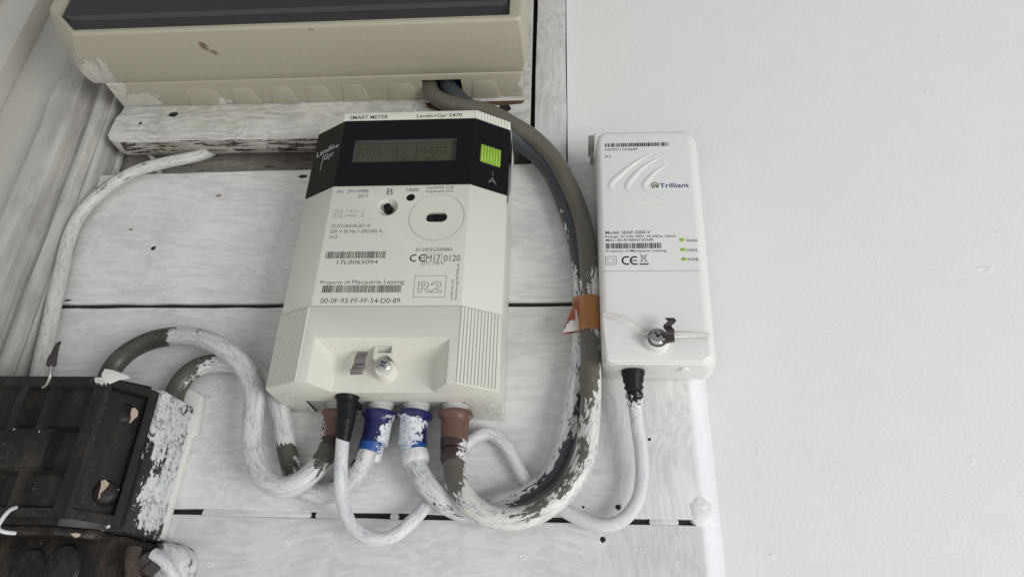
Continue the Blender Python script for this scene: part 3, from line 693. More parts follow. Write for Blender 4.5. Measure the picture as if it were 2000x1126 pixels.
# lime button with vertical flutes
m = MB(); ux, ud = (XR + .3 - FR), (dsx - fz); L = math.hypot(ux, ud); ux /= L; ud /= L; nx, nd = -ud, ux
prof = []; n = 7; s0, s1 = 5.2, 18.6
for i in range(n):
    for f, hgt in ((0, .3), (.2, 1.3), (.75, 1.3), (.95, .3)):
        s = s0 + (s1 - s0) * (i + f) / n; prof.append((FR + ux * s + nx * hgt, fz + ud * s + nd * hgt))
prof += [(FR + ux * s1 - nx, fz + ud * s1 - nd), (FR + ux * s0 - nx, fz + ud * s0 - nd)]
m.prism(prof, 260.5, 272.8)
build(m, 'green_button', M['green'], t, bevel=.12)
# round button, lamp and optical port
m = MB(); m.cyl(V(bx, 44, bz), (0, -1, 0), [(0, 2.3), (4.6, 2.25), (5.0, 1.9)], 28); build(m, 'round_button', M['black_rubber'], t, smooth=40)
m = MB(); m.cyl(V(lx, 46.9, lz), (0, -1, 0), [(0, 2.5), (.5, 2.5), (.7, 2.1)], 24); build(m, 'pulse_lamp', M['black_panel'], t, smooth=40)
m = MB(); m.cyl(V(ox - 2.6, 46.3, oz - .2), (0, -1, 0), [(0, 2.3), (.5, 2.3), (.9, 1.6), (1.1, .6)], 24); m.cyl(V(ox + 2.6, 46.3, oz - .2), (0, -1, 0), [(0, 2.3), (.5, 2.3), (.9, 1.6), (1.1, .6)], 24)
m.box(ox - 6, ox + 6, 45.9, 46.4, oz - 3.3, oz + 3); build(m, 'optical_port', M['black_panel'], t, smooth=30)

# lower terminal cover with the stepped recess
RX0, RX1, RZ = -131, -59, 143.5; BX0, BX1, BZ2, RD = -122.4, -67.8, 137.6, 33.5
m = MB()
vs = dict(A=V(FL, DF, ZS), B=V(FR, DF, ZS), C=V(FR, DF, ZB), D=V(RX1, DF, ZB), E=V(RX1, DF, RZ), F=V(RX0, DF, RZ), G=V(RX0, DF, ZB), H=V(FL, DF, ZB),
          I=V(BX1, RD, BZ2), J=V(BX0, RD, BZ2), K=V(BX0, RD, ZB), L=V(BX1, RD, ZB), SL=V(XL, DS, ZS), SB=V(XL, DS, ZB), TL=V(XR, DS, ZS), TB=V(XR, DS, ZB),
          UL=V(XL, .5, ZS), UB=V(XL, .5, ZB - .2), WL=V(XR, .5, ZS), WB=V(XR, .5, ZB - 4.6), X1=V(-141.5, 19, ZB), X2=V(-53.6, 19, ZB), X3=V(-141.5, .5, ZB - .6), X4=V(-50.9, .5, ZB - 3.4))
keys = list(vs); ix = {k: i for i, k in enumerate(keys)}
F_ = lambda s: tuple(ix[k] for k in s.split())
m.add([vs[k] for k in keys], [F_('A B C D E F G H'), F_('F E I J'), F_('G F J K'), F_('E D L I'), F_('J I L K'), F_('SL A H SB'), F_('B TL TB C'), F_('UL SL SB UB'), F_('TL WL WB TB'),
      F_('SB H G K L D C TB WB X4 X2 X1 X3 UB'), F_('UL SL A B TL WL')])
cov = build(m, 'terminal_cover', M['meter_low'], t, bevel=.4)
build(ribs(XL + .6, DS + .3, FL - .2, DF - .1, ZB + .5, ZS - .5, 12, .75, .05, 1), 'ribbed_panel', M['meter'], t)
build(ribs(FR + .2, DF - .1, XR - .6, DS + .3, ZB + .5, ZS - .5, 12, .75, .05, 1), 'ribbed_panel', M['meter'], t)
m = MB(); m.prism([(-141.4, .6), (-141.4, 18.9), (-53.9, 18.9), (-53.9, .6)], ZB + .8, ZB + 6); build(m, 'terminal_block', M['terminal'], t)
# square socket and round screw boss inside the recess
sx0, sx1 = -99.9, -88.6
m = MB(); m.slab([(sx0, 133.8), (sx1, 133.8), (sx1, 141.8), (sx0, 141.8)], 30, 43.0)
c = MB(); c.slab([(sx0 + 1.8, 137.0), (sx1 - 1.8, 137.0), (sx1 - 1.8, 141.0), (sx0 + 1.8, 141.0)], 34, 46)
c2 = MB(); c2.cyl(V(-94.2, 50, 131.2), (0, 1, 0), [(0, 4.9), (14, 4.9)], 30)
build(m, 'square_socket', M['meter'], cov, bevel=.3, cut=[c, c2])
m = MB(); m.cyl(V(-93.8, 30, 129.6), (0, -1, 0), [(0, 6.2), (10.4, 5.0), (10.9, 4.6)], 36); build(m, 'screw_boss', M['meter_lip'], cov, smooth=40)
def screw(c, parent, r=4.2, ax=(0, -1, 0)):
    m = MB(); m.cyl(c, ax, [(0, r), (.9, r), (1.5, r * .86), (1.9, r * .55)], 28); o = build(m, 'screw', M['screw'], parent, smooth=30)
    q = MB(); cx, cy, cz = c
    for a in (.5, .5 + math.pi / 2):
        dx, dz = math.cos(a) * r * .62, math.sin(a) * r * .62; ex, ez = -math.sin(a) * .42, math.cos(a) * .42
        q.add([V(cx + dx + ex, -cy + 2.02, cz + dz + ez), V(cx - dx + ex, -cy + 2.02, cz - dz + ez), V(cx - dx - ex, -cy + 2.02, cz - dz - ez), V(cx + dx - ex, -cy + 2.02, cz + dz - ez),
               V(cx + dx + ex, -cy + 1.5, cz + dz + ez), V(cx - dx + ex, -cy + 1.5, cz - dz + ez), V(cx - dx - ex, -cy + 1.5, cz - dz - ez), V(cx + dx - ex, -cy + 1.5, cz + dz - ez)],
              [(0, 1, 2, 3), (4, 5, 6, 7), (0, 1, 5, 4), (2, 3, 7, 6)])
    build(q, 'cross_slot', M['hole'], o)
    return o
screw(V(-94.1, 40.6, 130.9), meter, 3.8)
# terminal collars
for px in (662, 742, 812, 889):
    x, _ = P(px, 792, 14); m = MB(); m.cyl(V(x, 12, ZB + 3), (0, 0, -1), [(0, 7.3), (4.6, 7.3), (4.8, 6.7), (7, 6.7)], 30); build(m, 'collar', M['collar'], t, smooth=40)

# ---- wire seal hanging on the meter screw
t = thing('wire_seal', V(-108, 42, 133), 'crimped grey metal seal with curved tab wired to the meter screw', 'seal', 'tamper seals on the equipment')
m = MB(); sc = PV(706, 700, 42)
rings = []
for i in range(13):
    a = i / 12; z = 142.0 - a * 8.2; bow = 3.2 * math.sin(a * math.pi) * .8 - 1.6 + (1.2 if i < 2 else 0); sh = -a * 1.1
    rings.append([V(-110.9 + sh, 41.5 + bow, z), V(-105.2 + sh, 41.5 + bow, z), V(-105.2 + sh, 42.6 + bow, z), V(-110.9 + sh, 42.6 + bow, z)])
m.loft(rings); dz = P(706, 700, 42)[1] - 138; dx = P(706, 706, 42)[0] + 108
m.v = [v + Vector((dx, 0, dz)) for v in m.v]; build(m, 'tab', M['seal'], t, smooth=40)
m = MB()
for k in range(3):
    zz = 133.4 - k * 1.75; m.cyl(V(-112.4 + dx - k * .25, 42.4, zz + dz), (1, 0, .03), [(0, .6), (.5, 1.0), (6.0, 1.05), (6.5, .6)], 14)
build(m, 'crimp', M['seal'], t, smooth=50)
a0 = V(-106.2 + dx, 42.8, 132.0 + dz)
tube('wire', M['wire'], t, [a0 + V(-7.5, 0, -.3), a0, PV(728, 708, 43), PV(738, 711, 44), PV(750, 716, 44.2), PV(760, 708, 43.6)], .32, 8)
tube('wire', M['wire'], t, [a0 + V(-7.0, .4, -1.4), a0 + V(0, .4, -1.2), PV(728, 713, 43), PV(740, 709, 44), PV(752, 711, 44.2), PV(762, 704, 43.2)], .32, 8)

# ------------------------------------------------------------------ communications hub (white box)
HD = 34.0
t = hub = thing('white_control_box', V(50, 0, 138), 'white plastic box with swoosh ridges and three small green lamps', 'control box')
def hubring(xl, xr, zb, zt, d, r, nr=5):
    out = []
    for cx, cz, a0 in ((xr - r, zb + r, -90), (xr - r, zt - r, 0), (xl + r, zt - r, 90), (xl + r, zb + r, 180)):
        for i in range(nr + 1):
            a = math.radians(a0 + 90 * i / nr); k = (cz - zb) / (zt - zb); out.append(V(cx + r * math.cos(a) + (4.0 * k if cx > 50 else .5 * k), d, cz + r * math.sin(a)))
    return out
x0h, zth = P(1166, 258, HD); x1h, _ = P(1372, 560, HD)
m = MB(); ZSEAM = P(1270, 529, HD)[1]
m.loft([hubring(20.4, 84.0, 139.0, 297, .8, 7), hubring(20.4, 83.6, 138.2, 297, 8, 7), hubring(20.6, 81.5, 136.6, 294.5, 22, 7), hubring(20.9, 78.6, 135.4, 292.6, 30, 7), hubring(21.3, 76.6, 135.0, 291.6, 32.6, 6.5),
        hubring(22.6, 74.6, 136.2, 290.4, 33.8, 5.5), hubring(24.0, 73.2, 137.6, 289, HD, 4.5)])
body = build(m, 'housing', M['hub'], t, smooth=40)
# lower cover: proud section below the strap
Lpts = [P(1173, 612, HD), P(1215, 625, HD), P(1240, 640, HD), P(1262, 655, HD), P(1300, 660, HD), P(1330, 655, HD), P(1386, 655, HD)]
m = MB()
m.slab([(21.6, 136.6), (23.5, 135.4), (72.5, 135.4), (76.8, 138.5)] + [(min(x, 77.2), z - 1.5) for x, z in Lpts[::-1]], HD - 6, HD + 1.6, .02)
build(m, 'lower_cover', M['hub'], t, bevel=1.4, segs=5)
m = MB()
pts = catmull([V(x if i else 21.6, HD + 1.0 - (1.6 if i == 0 else 0), z) for i, (x, z) in enumerate(Lpts[:4])], 1.0); m.ribbon(pts, 1.8, .7)
pts = catmull([V(min(x, 77.6 + 1.2 * (i == len(Lpts) - 5)), HD + 1.2 - (1.6 if i == 2 else 0), z) for i, (x, z) in enumerate(Lpts[4:])], 1.0); m.ribbon(pts, 1.8, .7)
build(m, 'band', M['strap'], t, smooth=40)
m = MB(); m.box(22.0, 75.6, HD - .3, HD + .05, ZSEAM - .12, ZSEAM + .12); build(m, 'seam', M['print_grey'], t)
hx, hz = P(1283, 664, HD + 2)
m = MB(); m.cyl(V(hx, HD - 2, hz - .5), (0, -1, 0), [(0, 7.2), (6.0, 6.4), (7.4, 6.0), (8.0, 5.4)], 36); build(m, 'screw_boss', M['hub'], t, smooth=45)
screw(V(*[P(1284, 659, HD + 6)[0], HD + 6.1, P(1284, 659, HD + 6)[1]]), t, 4.4)
bx_, bz_ = P(1337, 722, 24); m = MB(); m.cyl(V(bx_, 24, 135.8), (0, 0, -1), [(0, 2.8), (.8, 2.4)], 24); build(m, 'bung', M['hub'], t, smooth=30)
# raised swooshes
wp = [[(1278, 296), (1240, 318), (1210, 342), (1192, 364), (1210, 384), (1235, 399), (1257, 410)],
      [(1296, 304), (1262, 322), (1240, 342), (1225, 364), (1240, 383), (1265, 397), (1290, 407)],
      [(1308, 318), (1282, 334), (1268, 348), (1258, 363), (1272, 380), (1295, 393), (1319, 404)]]
for w_ in wp:
    pts = catmull([PV(a, b, HD) for a, b in w_], .8); n = len(pts); m = MB()
    m.ribbon(pts, [.2 + 1.7 * math.sin(math.pi * i / (n - 1)) ** 1.3 for i in range(n)], [.12 + .5 * math.sin(math.pi * i / (n - 1)) for i in range(n)])
    build(m, 'swoosh_ridge', M['hub'], t, smooth=50)
for (a, b) in ((1332, 468.5), (1334, 487.5), (1336, 506)):
    x, z = P(a, b, HD); m = MB(); m.cyl(V(x, HD - .1, z), (0, -1, 0), [(0, 1.55), (.35, 1.5), (.7, 1.0), (.8, .4)], 20)
    m.v = [Vector((x + (v.x - x) * .95, v.y, z + (v.z - z) * .7)) for v in m.v]; build(m, 'green_lamp', M['led'], t, smooth=60)
HP = HD + .07
def hpx(a, b): return P(a, b, HP)
m = MB()
def ht(body, pxa, pya, pxb, h, wgt=.006):
    x, z = hpx(pxa, pya); x2, _ = hpx(pxb, pya); text_mb(m, body, front(HP, x, z), h, x2 - x, wgt)
ht('HDPD1763849', 1182, 294.5, 1245, 1.75); ht('R2', 1182.5, 308, 1194, 1.75)
ht('Model: SEAP-2000-V', 1182.5, 457, 1271, 2.2); ht('Ratings: AC220-240V, 50-60Hz, 25mA', 1182.5, 464, 1320, 1.6); ht('MAC: 001477000315DA89', 1183.5, 471.2, 1276, 1.7)
ht('Property of Macquarie Leasing', 1184, 492, 1301.5, 1.6)
build(m, 'rating_text', M['print_dark'], t); rt_done = m; m = MB(); ht('WAN', 1340, 472.4, 1361.5, 2.1, .0); ht('HAN', 1341.5, 491, 1361.5, 2.1, .0); ht('PWR', 1343.5, 509.5, 1365, 2.1, .0)
build(m, 'lamp_text', M['print_dark'], t); m = MB()
def hp(*l): return [hpx(a, b) for a, b in l]
outline_mb(m, hp((1183, 517), (1204, 516), (1203, 500), (1182.5, 501)), HP, .11); outline_mb(m, hp((1187.5, 513), (1199.5, 512.5), (1199, 504.5), (1187, 505)), HP, .11)
for a in (1224, 1240):
    cx, cz = hpx(a, 508.5); outline_mb(m, arc(cx, cz, 2.4, 65, 295), HP, .42, 0)
x, z = hpx(1234, 508.5); outline_mb(m, [(x, z), (x + 2.6, z)], HP, .35, 0)
x, z = hpx(1258, 515.5); outline_mb(m, [(x - 2.1, z), (x + 2.1, z)], HP, .45, 0)
outline_mb(m, [(x - 1.4, z + 5.6), (x - 1.0, z + 1.7), (x + 1.0, z + 1.7), (x + 1.4, z + 5.6)], HP, .13); outline_mb(m, [(x - 2.1, z + 6.6), (x + 2.1, z + 1.2)], HP, .12, 0); outline_mb(m, [(x + 2.1, z + 6.6), (x - 2.1, z + 1.2)], HP, .12, 0)
build(m, 'approval_marks', M['print_dark'], t)
m = MB(); x, z = hpx(1182, 287.5); x2, _ = hpx(1306, 287.5); barcode(m, x, x2, z, z + 2.9, HP, 11, .36, 1.15); build(m, 'barcode', M['print_dark'], t)
m = MB(); x, z = hpx(1183.5, 485.5); x2, _ = hpx(1293, 485.5); barcode(m, x, x2, z, z + 3.6, HP, 12, .27); build(m, 'barcode', M['print_dark'], t)
m = MB(); x, z = hpx(1288.5, 366.5); x2, _ = hpx(1346, 366.5); text_mb(m, 'Trilliant', front(HP, x, z), 3.4, x2 - x, .014); build(m, 'brand_text', M['print_blue'], t)
m = MB(); cx, cz = hpx(1279, 362); outline_mb(m, arc(cx, cz, 2.1, -40, 250), HP, .28, 0); outline_mb(m, arc(cx + .2, cz - .6, 1.2, -40, 200), HP, .25, 0); outline_mb(m, arc(cx + .3, cz - 1.0, .5, -40, 180), HP, .25, 0); build(m, 'brand_mark', M['print_green'], t)
# grey fixing clip on the left side
xq, zq = P(1157, 285, 14); m = MB(); m.slab([(xq - 2.6, zq - 4), (20.6, zq - 4), (20.6, zq + 6), (xq + 1.2, zq + 6), (xq + 1.2, zq + 4.6), (xq - 2.6, zq + 4.6)], 8, 19)
m.slab([(xq - 1.4, zq - 9.5), (20.4, zq - 9.5), (20.4, zq - 4), (xq - 1.4, zq - 4)], 6, 14); build(m, 'fixing_clip', M['clip'], t, bevel=.4)
# ---- wavy dark seal on the hub
t = thing('wire_seal', V(58, HD + 8, 148), 'dark wavy metal seal twisted onto the white box screw', 'seal', 'tamper seals on the equipment')
m = MB(); rings = []
path = catmull([PV(1307, 622, 42), PV(1312, 628, 43), PV(1303, 637, 41.5), PV(1309, 647, 43.5), PV(1306, 656, 42.5)], .7)
for p in path: rings.append([p + V(-2.1, 0, 0), p + V(2.1, 0, 0), p + V(2.1, 1.2, 0), p + V(-2.1, 1.2, 0)])
m.loft(rings); build(m, 'tab', M['seal_dark'], t, smooth=40)
m = MB(); c = PV(1307, 662, 42)
for k in range(3): m.cyl(c + V(-2.6, .4, 1.9 - k * 1.8), (1, -.1, .2), [(0, 1.0), (5.2, 1.1)], 12)
build(m, 'crimp', M['seal_dark'], t, smooth=50)
tube('wire', M['wire'], t, [PV(1257, 656, 41), PV(1270, 656, 43), PV(1290, 660, 43.2), PV(1304, 661, 42.6)], .4, 8)
tube('wire', M['wire'], t, [PV(1260, 660, 41), PV(1272, 659, 43), PV(1290, 663, 43.2), PV(1304, 664, 42.6)], .4, 8)
ring_ = [V(P(1284, 659, 41)[0] + 4.7 * math.cos(a), 40.8, P(1284, 659, 41)[1] + 4.7 * math.sin(a)) for a in [2 * math.pi * i / 16 for i in range(17)]]
tube('wire', M['seal_dark'], t, ring_, .38, 8)

# ------------------------------------------------------------------ cables
def pts3(l): return [PV(a, b, d) for a, b, d in l]
def sleeve_chain(parent, parts, org=None):
    for nm, mat, path, r, paint, bias in parts: tube(nm, mat, parent, pts3(path), r, 32, paint, bias)
R1 = 5.55
# right pair: brown (outer) and blue (inner)
t = thing('power_cable', V(-60, 12, 85), 'outer thick grey tail, half painted white, rising from the rightmost brown sleeve to fuse box', 'cable', 'thick tails looping from the meter')
tube('sheath', M['sheath'], t, pts3([(886, 890, 13), (887, 915, 15), (896, 948, 18), (920, 984, 21), (959, 1008, 22), (1002, 1013, 22), (1046, 1002, 22), (1088, 975, 21), (1122, 935, 20), (1141, 893, 19), (1150, 840, 18), (1154, 783, 17), (1154, 720, 16),
     (1152, 650, 15), (1152, 584, 14), (1149, 520, 14), (1142, 456, 14), (1129, 405, 14), (1109, 358, 15), (1082, 311, 16), (1045, 272, 19), (1007, 247, 22), (975, 229, 24.5), (944, 216, 26), (900, 208, 26.5), (866, 198, 26), (846, 184, 25), (838, 166, 24), (836, 140, 24)]),
     R1, 32, [(0, -.1), (.035, .35), (.08, 1.1), (.17, .55), (.24, .75), (.3, .7), (.35, .25), (.39, .3), (.43, .75), (.50, .6), (.54, .05), (.58, -.25), (.8, -.45), (1, -.25)], (.25, .25, -.1), wob=.012)
tube('sleeve', M['brown'], t, pts3([(890, 806, 12), (889, 830, 12.2), (887, 866, 12.6)]), [(0, 9.1), (.02, 9.7), (.12, 9.7), (.14, 9.0), (.20, 7.9), (.3, 7.6), (.9, 7.4), (1, 7.0)], 36, [(0, -.5), (.4, -.3), (1, -.1)], (.45, 0, -.0))
tube('sleeve', M['brown2'], t, pts3([(887, 858, 12.6), (886, 876, 12.8)]), [(0, 7.3), (1, 7.1)], 36, [(0, -.1), (1, -.1)], (.8, 0, 0))
tube('sleeve', M['brown2'], t, pts3([(886, 881, 12.8), (886, 903, 13.8)]), [(0, 6.9), (.85, 7.2), (1, 6.2)], 36, [(0, -.1), (1, .0)], (.8, 0, 0))
t = thing('power_cable', V(-80, 12, 85), 'slate grey tail with a navy sleeve nearly covered in white paint', 'cable', 'thick tails looping from the meter')
tube('sheath', M['sheath_d'], t, pts3([(811, 890, 13), (816, 915, 14), (834, 945, 15), (862, 974, 13.5), (900, 996, 9.5), (945, 995, 8), (987, 981, 8), (1030, 966, 8.5), (1070, 936, 9), (1098, 888, 9.5), (1113, 825, 9.5), (1124, 763, 9.5), (1133, 700, 9), (1137, 640, 9), (1138, 580, 8.5),
     (1134, 520, 8.5), (1124, 465, 8.5), (1102, 395, 8.5), (1080, 345, 9), (1052, 308, 11), (1022, 283, 14), (985, 252, 21), (945, 228, 24), (910, 204, 25.5), (890, 186, 25), (876, 168, 24), (872, 140, 24)]),
     R1, 32, [(0, 1.1), (.06, .9), (.15, 1.0), (.19, .25), (.25, .3), (.29, .75), (.36, .75), (.45, .55), (.52, .3), (.56, .05), (.7, .0), (.8, -.15), (1, -.5)], (-.42, 0, .4), wob=.012)
tube('sleeve', M['blue'], t, pts3([(812, 806, 12), (808, 832, 12), (806, 866, 12)]), [(0, 9.2), (.02, 9.7), (.12, 9.7), (.14, 9.0), (.20, 7.9), (.3, 7.5), (.92, 7.4), (.95, 7.7), (1, 7.6)], 36, [(0, -.6), (.17, -.2), (.25, 1.0), (1, .8)], (-.5, 0, -.0))
tube('ring', M['blue2'], t, pts3([(807, 862, 12), (808, 888, 12.5)]), [(0, 6.6), (1, 6.4)], 36, [(0, .8), (1, .3)], (-.6, 0, 0))
tube('ring', M['cord'], t, pts3([(810, 884, 12.6), (814, 906, 13.5)]), [(0, 7.0), (.7, 7.3), (1, 6.2)], 36, [(0, 1.2), (1, .9)], (-.2, 0, 0))
# left pair
t = thing('power_cable', V(-125, 12, 85), 'front tail curling from the leftmost brown sleeve over to the black cut-out', 'cable', 'thick tails looping from the meter')
tube('sheath', M['sheath_l'], t, pts3([(650, 862, 13), (636, 890, 15), (612, 920, 18), (582, 943, 20), (552, 951, 20.5), (520, 937, 20), (500, 905, 19), (492, 862, 18), (494, 814, 18), (497, 772, 18), (486, 733, 19), (464, 701, 20), (431, 676, 20), (396, 662, 18), (350, 656, 15), (300, 663, 13), (258, 682, 13), (228, 708, 13), (210, 740, 14), (202, 780, 16)]),
     R1, 32, [(0, -.1), (.05, .5), (.12, 1.2), (.3, 1.15), (.62, 1.0), (.72, .8), (.745, .3), (.76, -.45), (1, -.5)], (-.15, .25, -.15), wob=.012)
tube('sleeve', M['brown'], t, pts3([(662, 806, 12), (657, 830, 12), (650, 858, 12.6)]), [(0, 9.0), (.02, 9.5), (.12, 9.5), (.14, 8.8), (.20, 7.8), (1, 7.2)], 36, [(0, 0), (.4, -.1), (1, .1)], (-.7, 0, 0))
tube('sleeve', M['brown2'], t, pts3([(652, 850, 12.6), (644, 872, 13.6)]), [(0, 6.9), (1, 6.4)], 36, [(0, .1), (1, .1)], (-.7, 0, 0))
t = thing('power_cable', V(-100, 12, 85), 'rear tail from the left navy sleeve, passing behind its neighbour to the black cut-out', 'cable', 'thick tails looping from the meter')
tube('sheath', M['sheath_l'], t, pts3([(722, 874, 12), (708, 905, 11), (684, 938, 9), (655, 957, 8), (625, 964, 7.5), (595, 952, 7.5), (573, 918, 7.5), (561, 875, 7.5), (553, 829, 7.5), (540, 782, 7.5), (515, 736, 7.5), (480, 714, 7.5), (435, 708, 8), (395, 714, 8), (365, 732, 8), (345, 760, 8), (336, 790, 8)]),
     R1, 32, [(0, .5), (.1, .9), (.25, .8), (.3, .3), (.37, .15), (.41, .8), (.5, 1.0), (.6, 1.3), (.7, 1.2), (.78, .7), (.84, .3), (.88, .0), (1, -.2)], (.3, 0, -.2), wob=.012)
tube('sleeve', M['blue'], t, pts3([(742, 806, 12), (738, 832, 12), (731, 866, 12)]), [(0, 9.2), (.02, 9.7), (.12, 9.7), (.14, 9.0), (.20, 7.9), (.3, 7.5), (.92, 7.4), (.95, 7.7), (1, 7.6)], 36, [(0, -.35), (.3, -.1), (1, .25)], (.65, 0, .0))
tube('ring', M['blue2'], t, pts3([(727, 862, 12), (721, 882, 12)]), [(0, 6.5), (1, 6.3)], 36, [(0, .0), (1, .1)], (.6, 0, 0))
tube('ring', M['cord'], t, pts3([(738, 866, 9), (729, 902, 9)]), [(0, 3.2), (.2, 3.8), (.9, 3.8), (1, 3.0)], 24, 1.1)
# thin white cord from the meter plug to the hub plug
t = thing('thin_cable', V(-118, 24, 85), 'thin white cord with a ribbed black plug at both ends', 'cord')
tube('cord', M['cord'], t, pts3([(670, 850, 24), (668, 880, 24), (666, 925, 23), (668, 968, 21), (681, 1016, 19), (706, 1042, 18), (738, 1052, 17), (771, 1044, 15), (801, 1020, 12), (825, 994, 8), (845, 968, 5), (872, 920, 5), (900, 878, 5), (925, 856, 5), (955, 846, 5), (985, 866, 5), (1008, 905, 5), (1030, 942, 5), (1062, 972, 5), (1100, 995, 5.5), (1140, 1015, 7), (1180, 1025, 9),
     (1218, 1012, 10), (1245, 976, 11), (1254, 930, 11), (1252, 880, 12), (1245, 835, 13), (1240, 795, 14)]), 3.5, 24,
     [(0, 1.0), (.1, .9), (.38, .9), (.5, .8), (.6, .6), (.64, 1.2), (.8, 1.3), (1, .9)], (-.1, .15, 0), wob=.02)
def ribbed(path, base, n, amp, flare):
    k = [(0, flare), (.10, flare), (.11, base)]
    for i in range(n):
        a = .30 + i * (.62 / n); k += [(a, base * (1 - i * .07)), (a + .01, base * (1 - i * .07) - amp), (a + .06, base * (1 - i * .07) - amp), (a + .07, base * (.96 - i * .07))]
    k.append((1, base * .62)); return k
tube('plug', M['plug'], t, pts3([(679, 770, 26), (678, 800, 25.5), (674, 830, 25), (670, 862, 24)]), ribbed(None, 5.6, 4, .55, 6.6), 32, [(0, -.5), (.8, -.4), (1, .1)], (-.25, 0, 0))
m = MB(); x, z = P(700, 788, 26); m.slab([(x - 6, z + 2), (x + 1.4, z + .5), (x + 1.4, z - 2.4), (x - 5, z - 1)], 21, 29); build(m, 'plug_lip', M['black_rubber'], t, bevel=.8)
tube('plug', M['plug'], t, pts3([(1236, 724, 20), (1237, 745, 19), (1239, 775, 16.5), (1241, 800, 14.5)]), ribbed(None, 5.6, 3, 1.1, 6.3), 32, [(0, -.7), (.3, -.15), (.5, .45), (.8, .7), (1, 1.1)], (-.1, .3, 0))
# old white cable at left
t = tag(tube('old_cable', M['oldcable'], None, pts3([(425, 288, -6), (400, 301, 2), (367, 309, 6), (326, 317, 7), (269, 333, 7), (216, 362, 7), (175, 398, 7), (150, 431, 7), (134, 468, 6.5), (121, 525, 6), (108, 582, 6), (96, 640, 6), (85, 689, 6), (77, 730, 6), (66, 790, 6)]), [(0, 3.9), (.5, 4.1), (.7, 4.5), (1, 4.7)], 26,
     [(0, 1.4), (.18, 1.3), (.25, .8), (.36, .75), (.45, 1.1), (.7, 1.4), (1, 1.4)], (.15, .2, 0), org=V(-320, 6, 290)), 'old white painted cable bending from under the batten down the left side', 'cable')
# orange tape round the right pair with a stuck-out flag
t = thing('cable_tape', V(8, 12, 170), 'orange brown tape wrapped round the two right tails, with a loose flag', 'tape')
oc = [PV(1152, 583, 14), PV(1152, 616, 14.4), PV(1153, 649, 15)]; ic = [PV(1138, 583, 8.5), PV(1138, 616, 8.7), PV(1137.5, 649, 9)]
rings = []
for k in range(9):
    a = k / 8; O = oc[0].lerp(oc[2], a); I = ic[0].lerp(ic[2], a); ring = []
    for i in range(36):
        th = 2 * math.pi * i / 36; nv = Vector((math.cos(th), math.sin(th), 0))
        ring.append(max([O + nv * (R1 + .5), I + nv * (R1 + .5)], key=lambda p: p.dot(nv) + 0) if True else None)
    rings.append(ring)
m = MB(); m.loft(rings, False, False); o = build(m, 'wrap', M['tape'], t, smooth=60)
m = MB(); rings = []
for k in range(13):
    a = k / 12; top = PV(1121 + 0, 584 + a * 62, 14); wdt = 3.2 + a * 7.5
    ring = []
    for i in range(19):
        b = i / 18; ang = math.pi * 1.25 * b; cx_ = -wdt * math.sin(ang * .8) - 1.0 * b
        ring.append(PV(1136, 586 + a * 60 + a * 4 * math.sin(math.pi * b), 16) + Vector((cx_, (2.6 + 2.6 * a) * (math.cos(ang) - 1) * .6 + 5 * b, -1.2 * a * math.sin(math.pi * b))))
    rings.append(ring)
vs_ = []; fs_ = []
for r_ in rings: vs_ += r_
for k in range(12):
    for i in range(18): fs_.append((k * 19 + i, k * 19 + i + 1, (k + 1) * 19 + i + 1, (k + 1) * 19 + i))
m.add(vs_, fs_); o = build(m, 'flag', M['tape_flag'], t, smooth=60)
me = o.data; at = me.attributes.new('paint', 'FLOAT', 'POINT')
for k in range(13):
    for i in range(19): at.data[k * 19 + i].value = max(-.6, min(1.3, (i / 18) * 1.5 + (k / 12) * .9 - 1.15))
uvl = me.uv_layers.new(name='UVMap')
for pl_ in me.polygons:
    for li in pl_.loop_indices:
        vi = me.loops[li].vertex_index; uvl.data[li].uv = ((vi // 19) * 1.8, (vi % 19) * .9)

# ------------------------------------------------------------------ black cut-out at lower left
t = cut = thing('service_cutout', V(-270, 0, 44), 'old black bakelite service cut-out, smeared with white paint, at lower left', 'cut-out')
SX, BXx = -212.0, -227.0
m = MB()                                         # main block, right flank leans back
m.loft([[V(-420, d, 45.5 + e), V(SX + s, d, 45.5 + e), V(SX + s, d, 119 - e2), V(-420, d, 120.5 - e2)] for d, s, e, e2 in ((1, 0, 0, 0), (38, 0, 0, 1.5))] , True, True)
blk = build(m, 'block', M['bakelite_side'], t, bevel=1.0)
m = MB()                                         # rim between block and carrier
m.prism([(-420, 37), (-420, 53), (-236, 53), (-219, 37.5)], 45.5, 119.6)
build(m, 'rim', M['bakelite'], t, bevel=.8)
# carrier front: frame with pockets (facet leans back on the right)
def carrier_point(x, z, lift):                   # x along the wrapped front; beyond BXx it folds back
    if x <= BXx: return V(x, 62 + lift, z)
    k = (x - BXx); return V(BXx + k * .56 + lift * .5, 62 - k * .83 + lift * .6, z)
wq = MB()
FX1 = BXx + 24
def cell(x0, x1, z0, z1, depth, ins=1.6):
    A = [carrier_point(x, z, 0) for x, z in ((x0, z0), (x1, z0), (x1, z1), (x0, z1))]
    B = [carrier_point(x, z, -depth) for x, z in ((x0 + ins, z0 + ins), (x1 - ins, z0 + ins), (x1 - ins, z1 - ins), (x0 + ins, z1 - ins))]
    wq.add(A + B, [(0, 1, 5, 4), (1, 2, 6, 5), (2, 3, 7, 6), (3, 0, 4, 7), (4, 5, 6, 7)])
def flat(x0, x1, z0, z1):
    wq.add([carrier_point(x, z, 0) for x, z in ((x0, z0), (x1, z0), (x1, z1), (x0, z1))], [(0, 1, 2, 3)])
Z0, Z1 = 48.0, 115.5
xs = [(-420, -310, 'f'), (-310, -272, 'c'), (-272, -268, 'f'), (-268, -256.5, 'c'), (-256.5, -253, 'f'), (-253, -233.6, 'c'), (-233.6, BXx, 'f')]
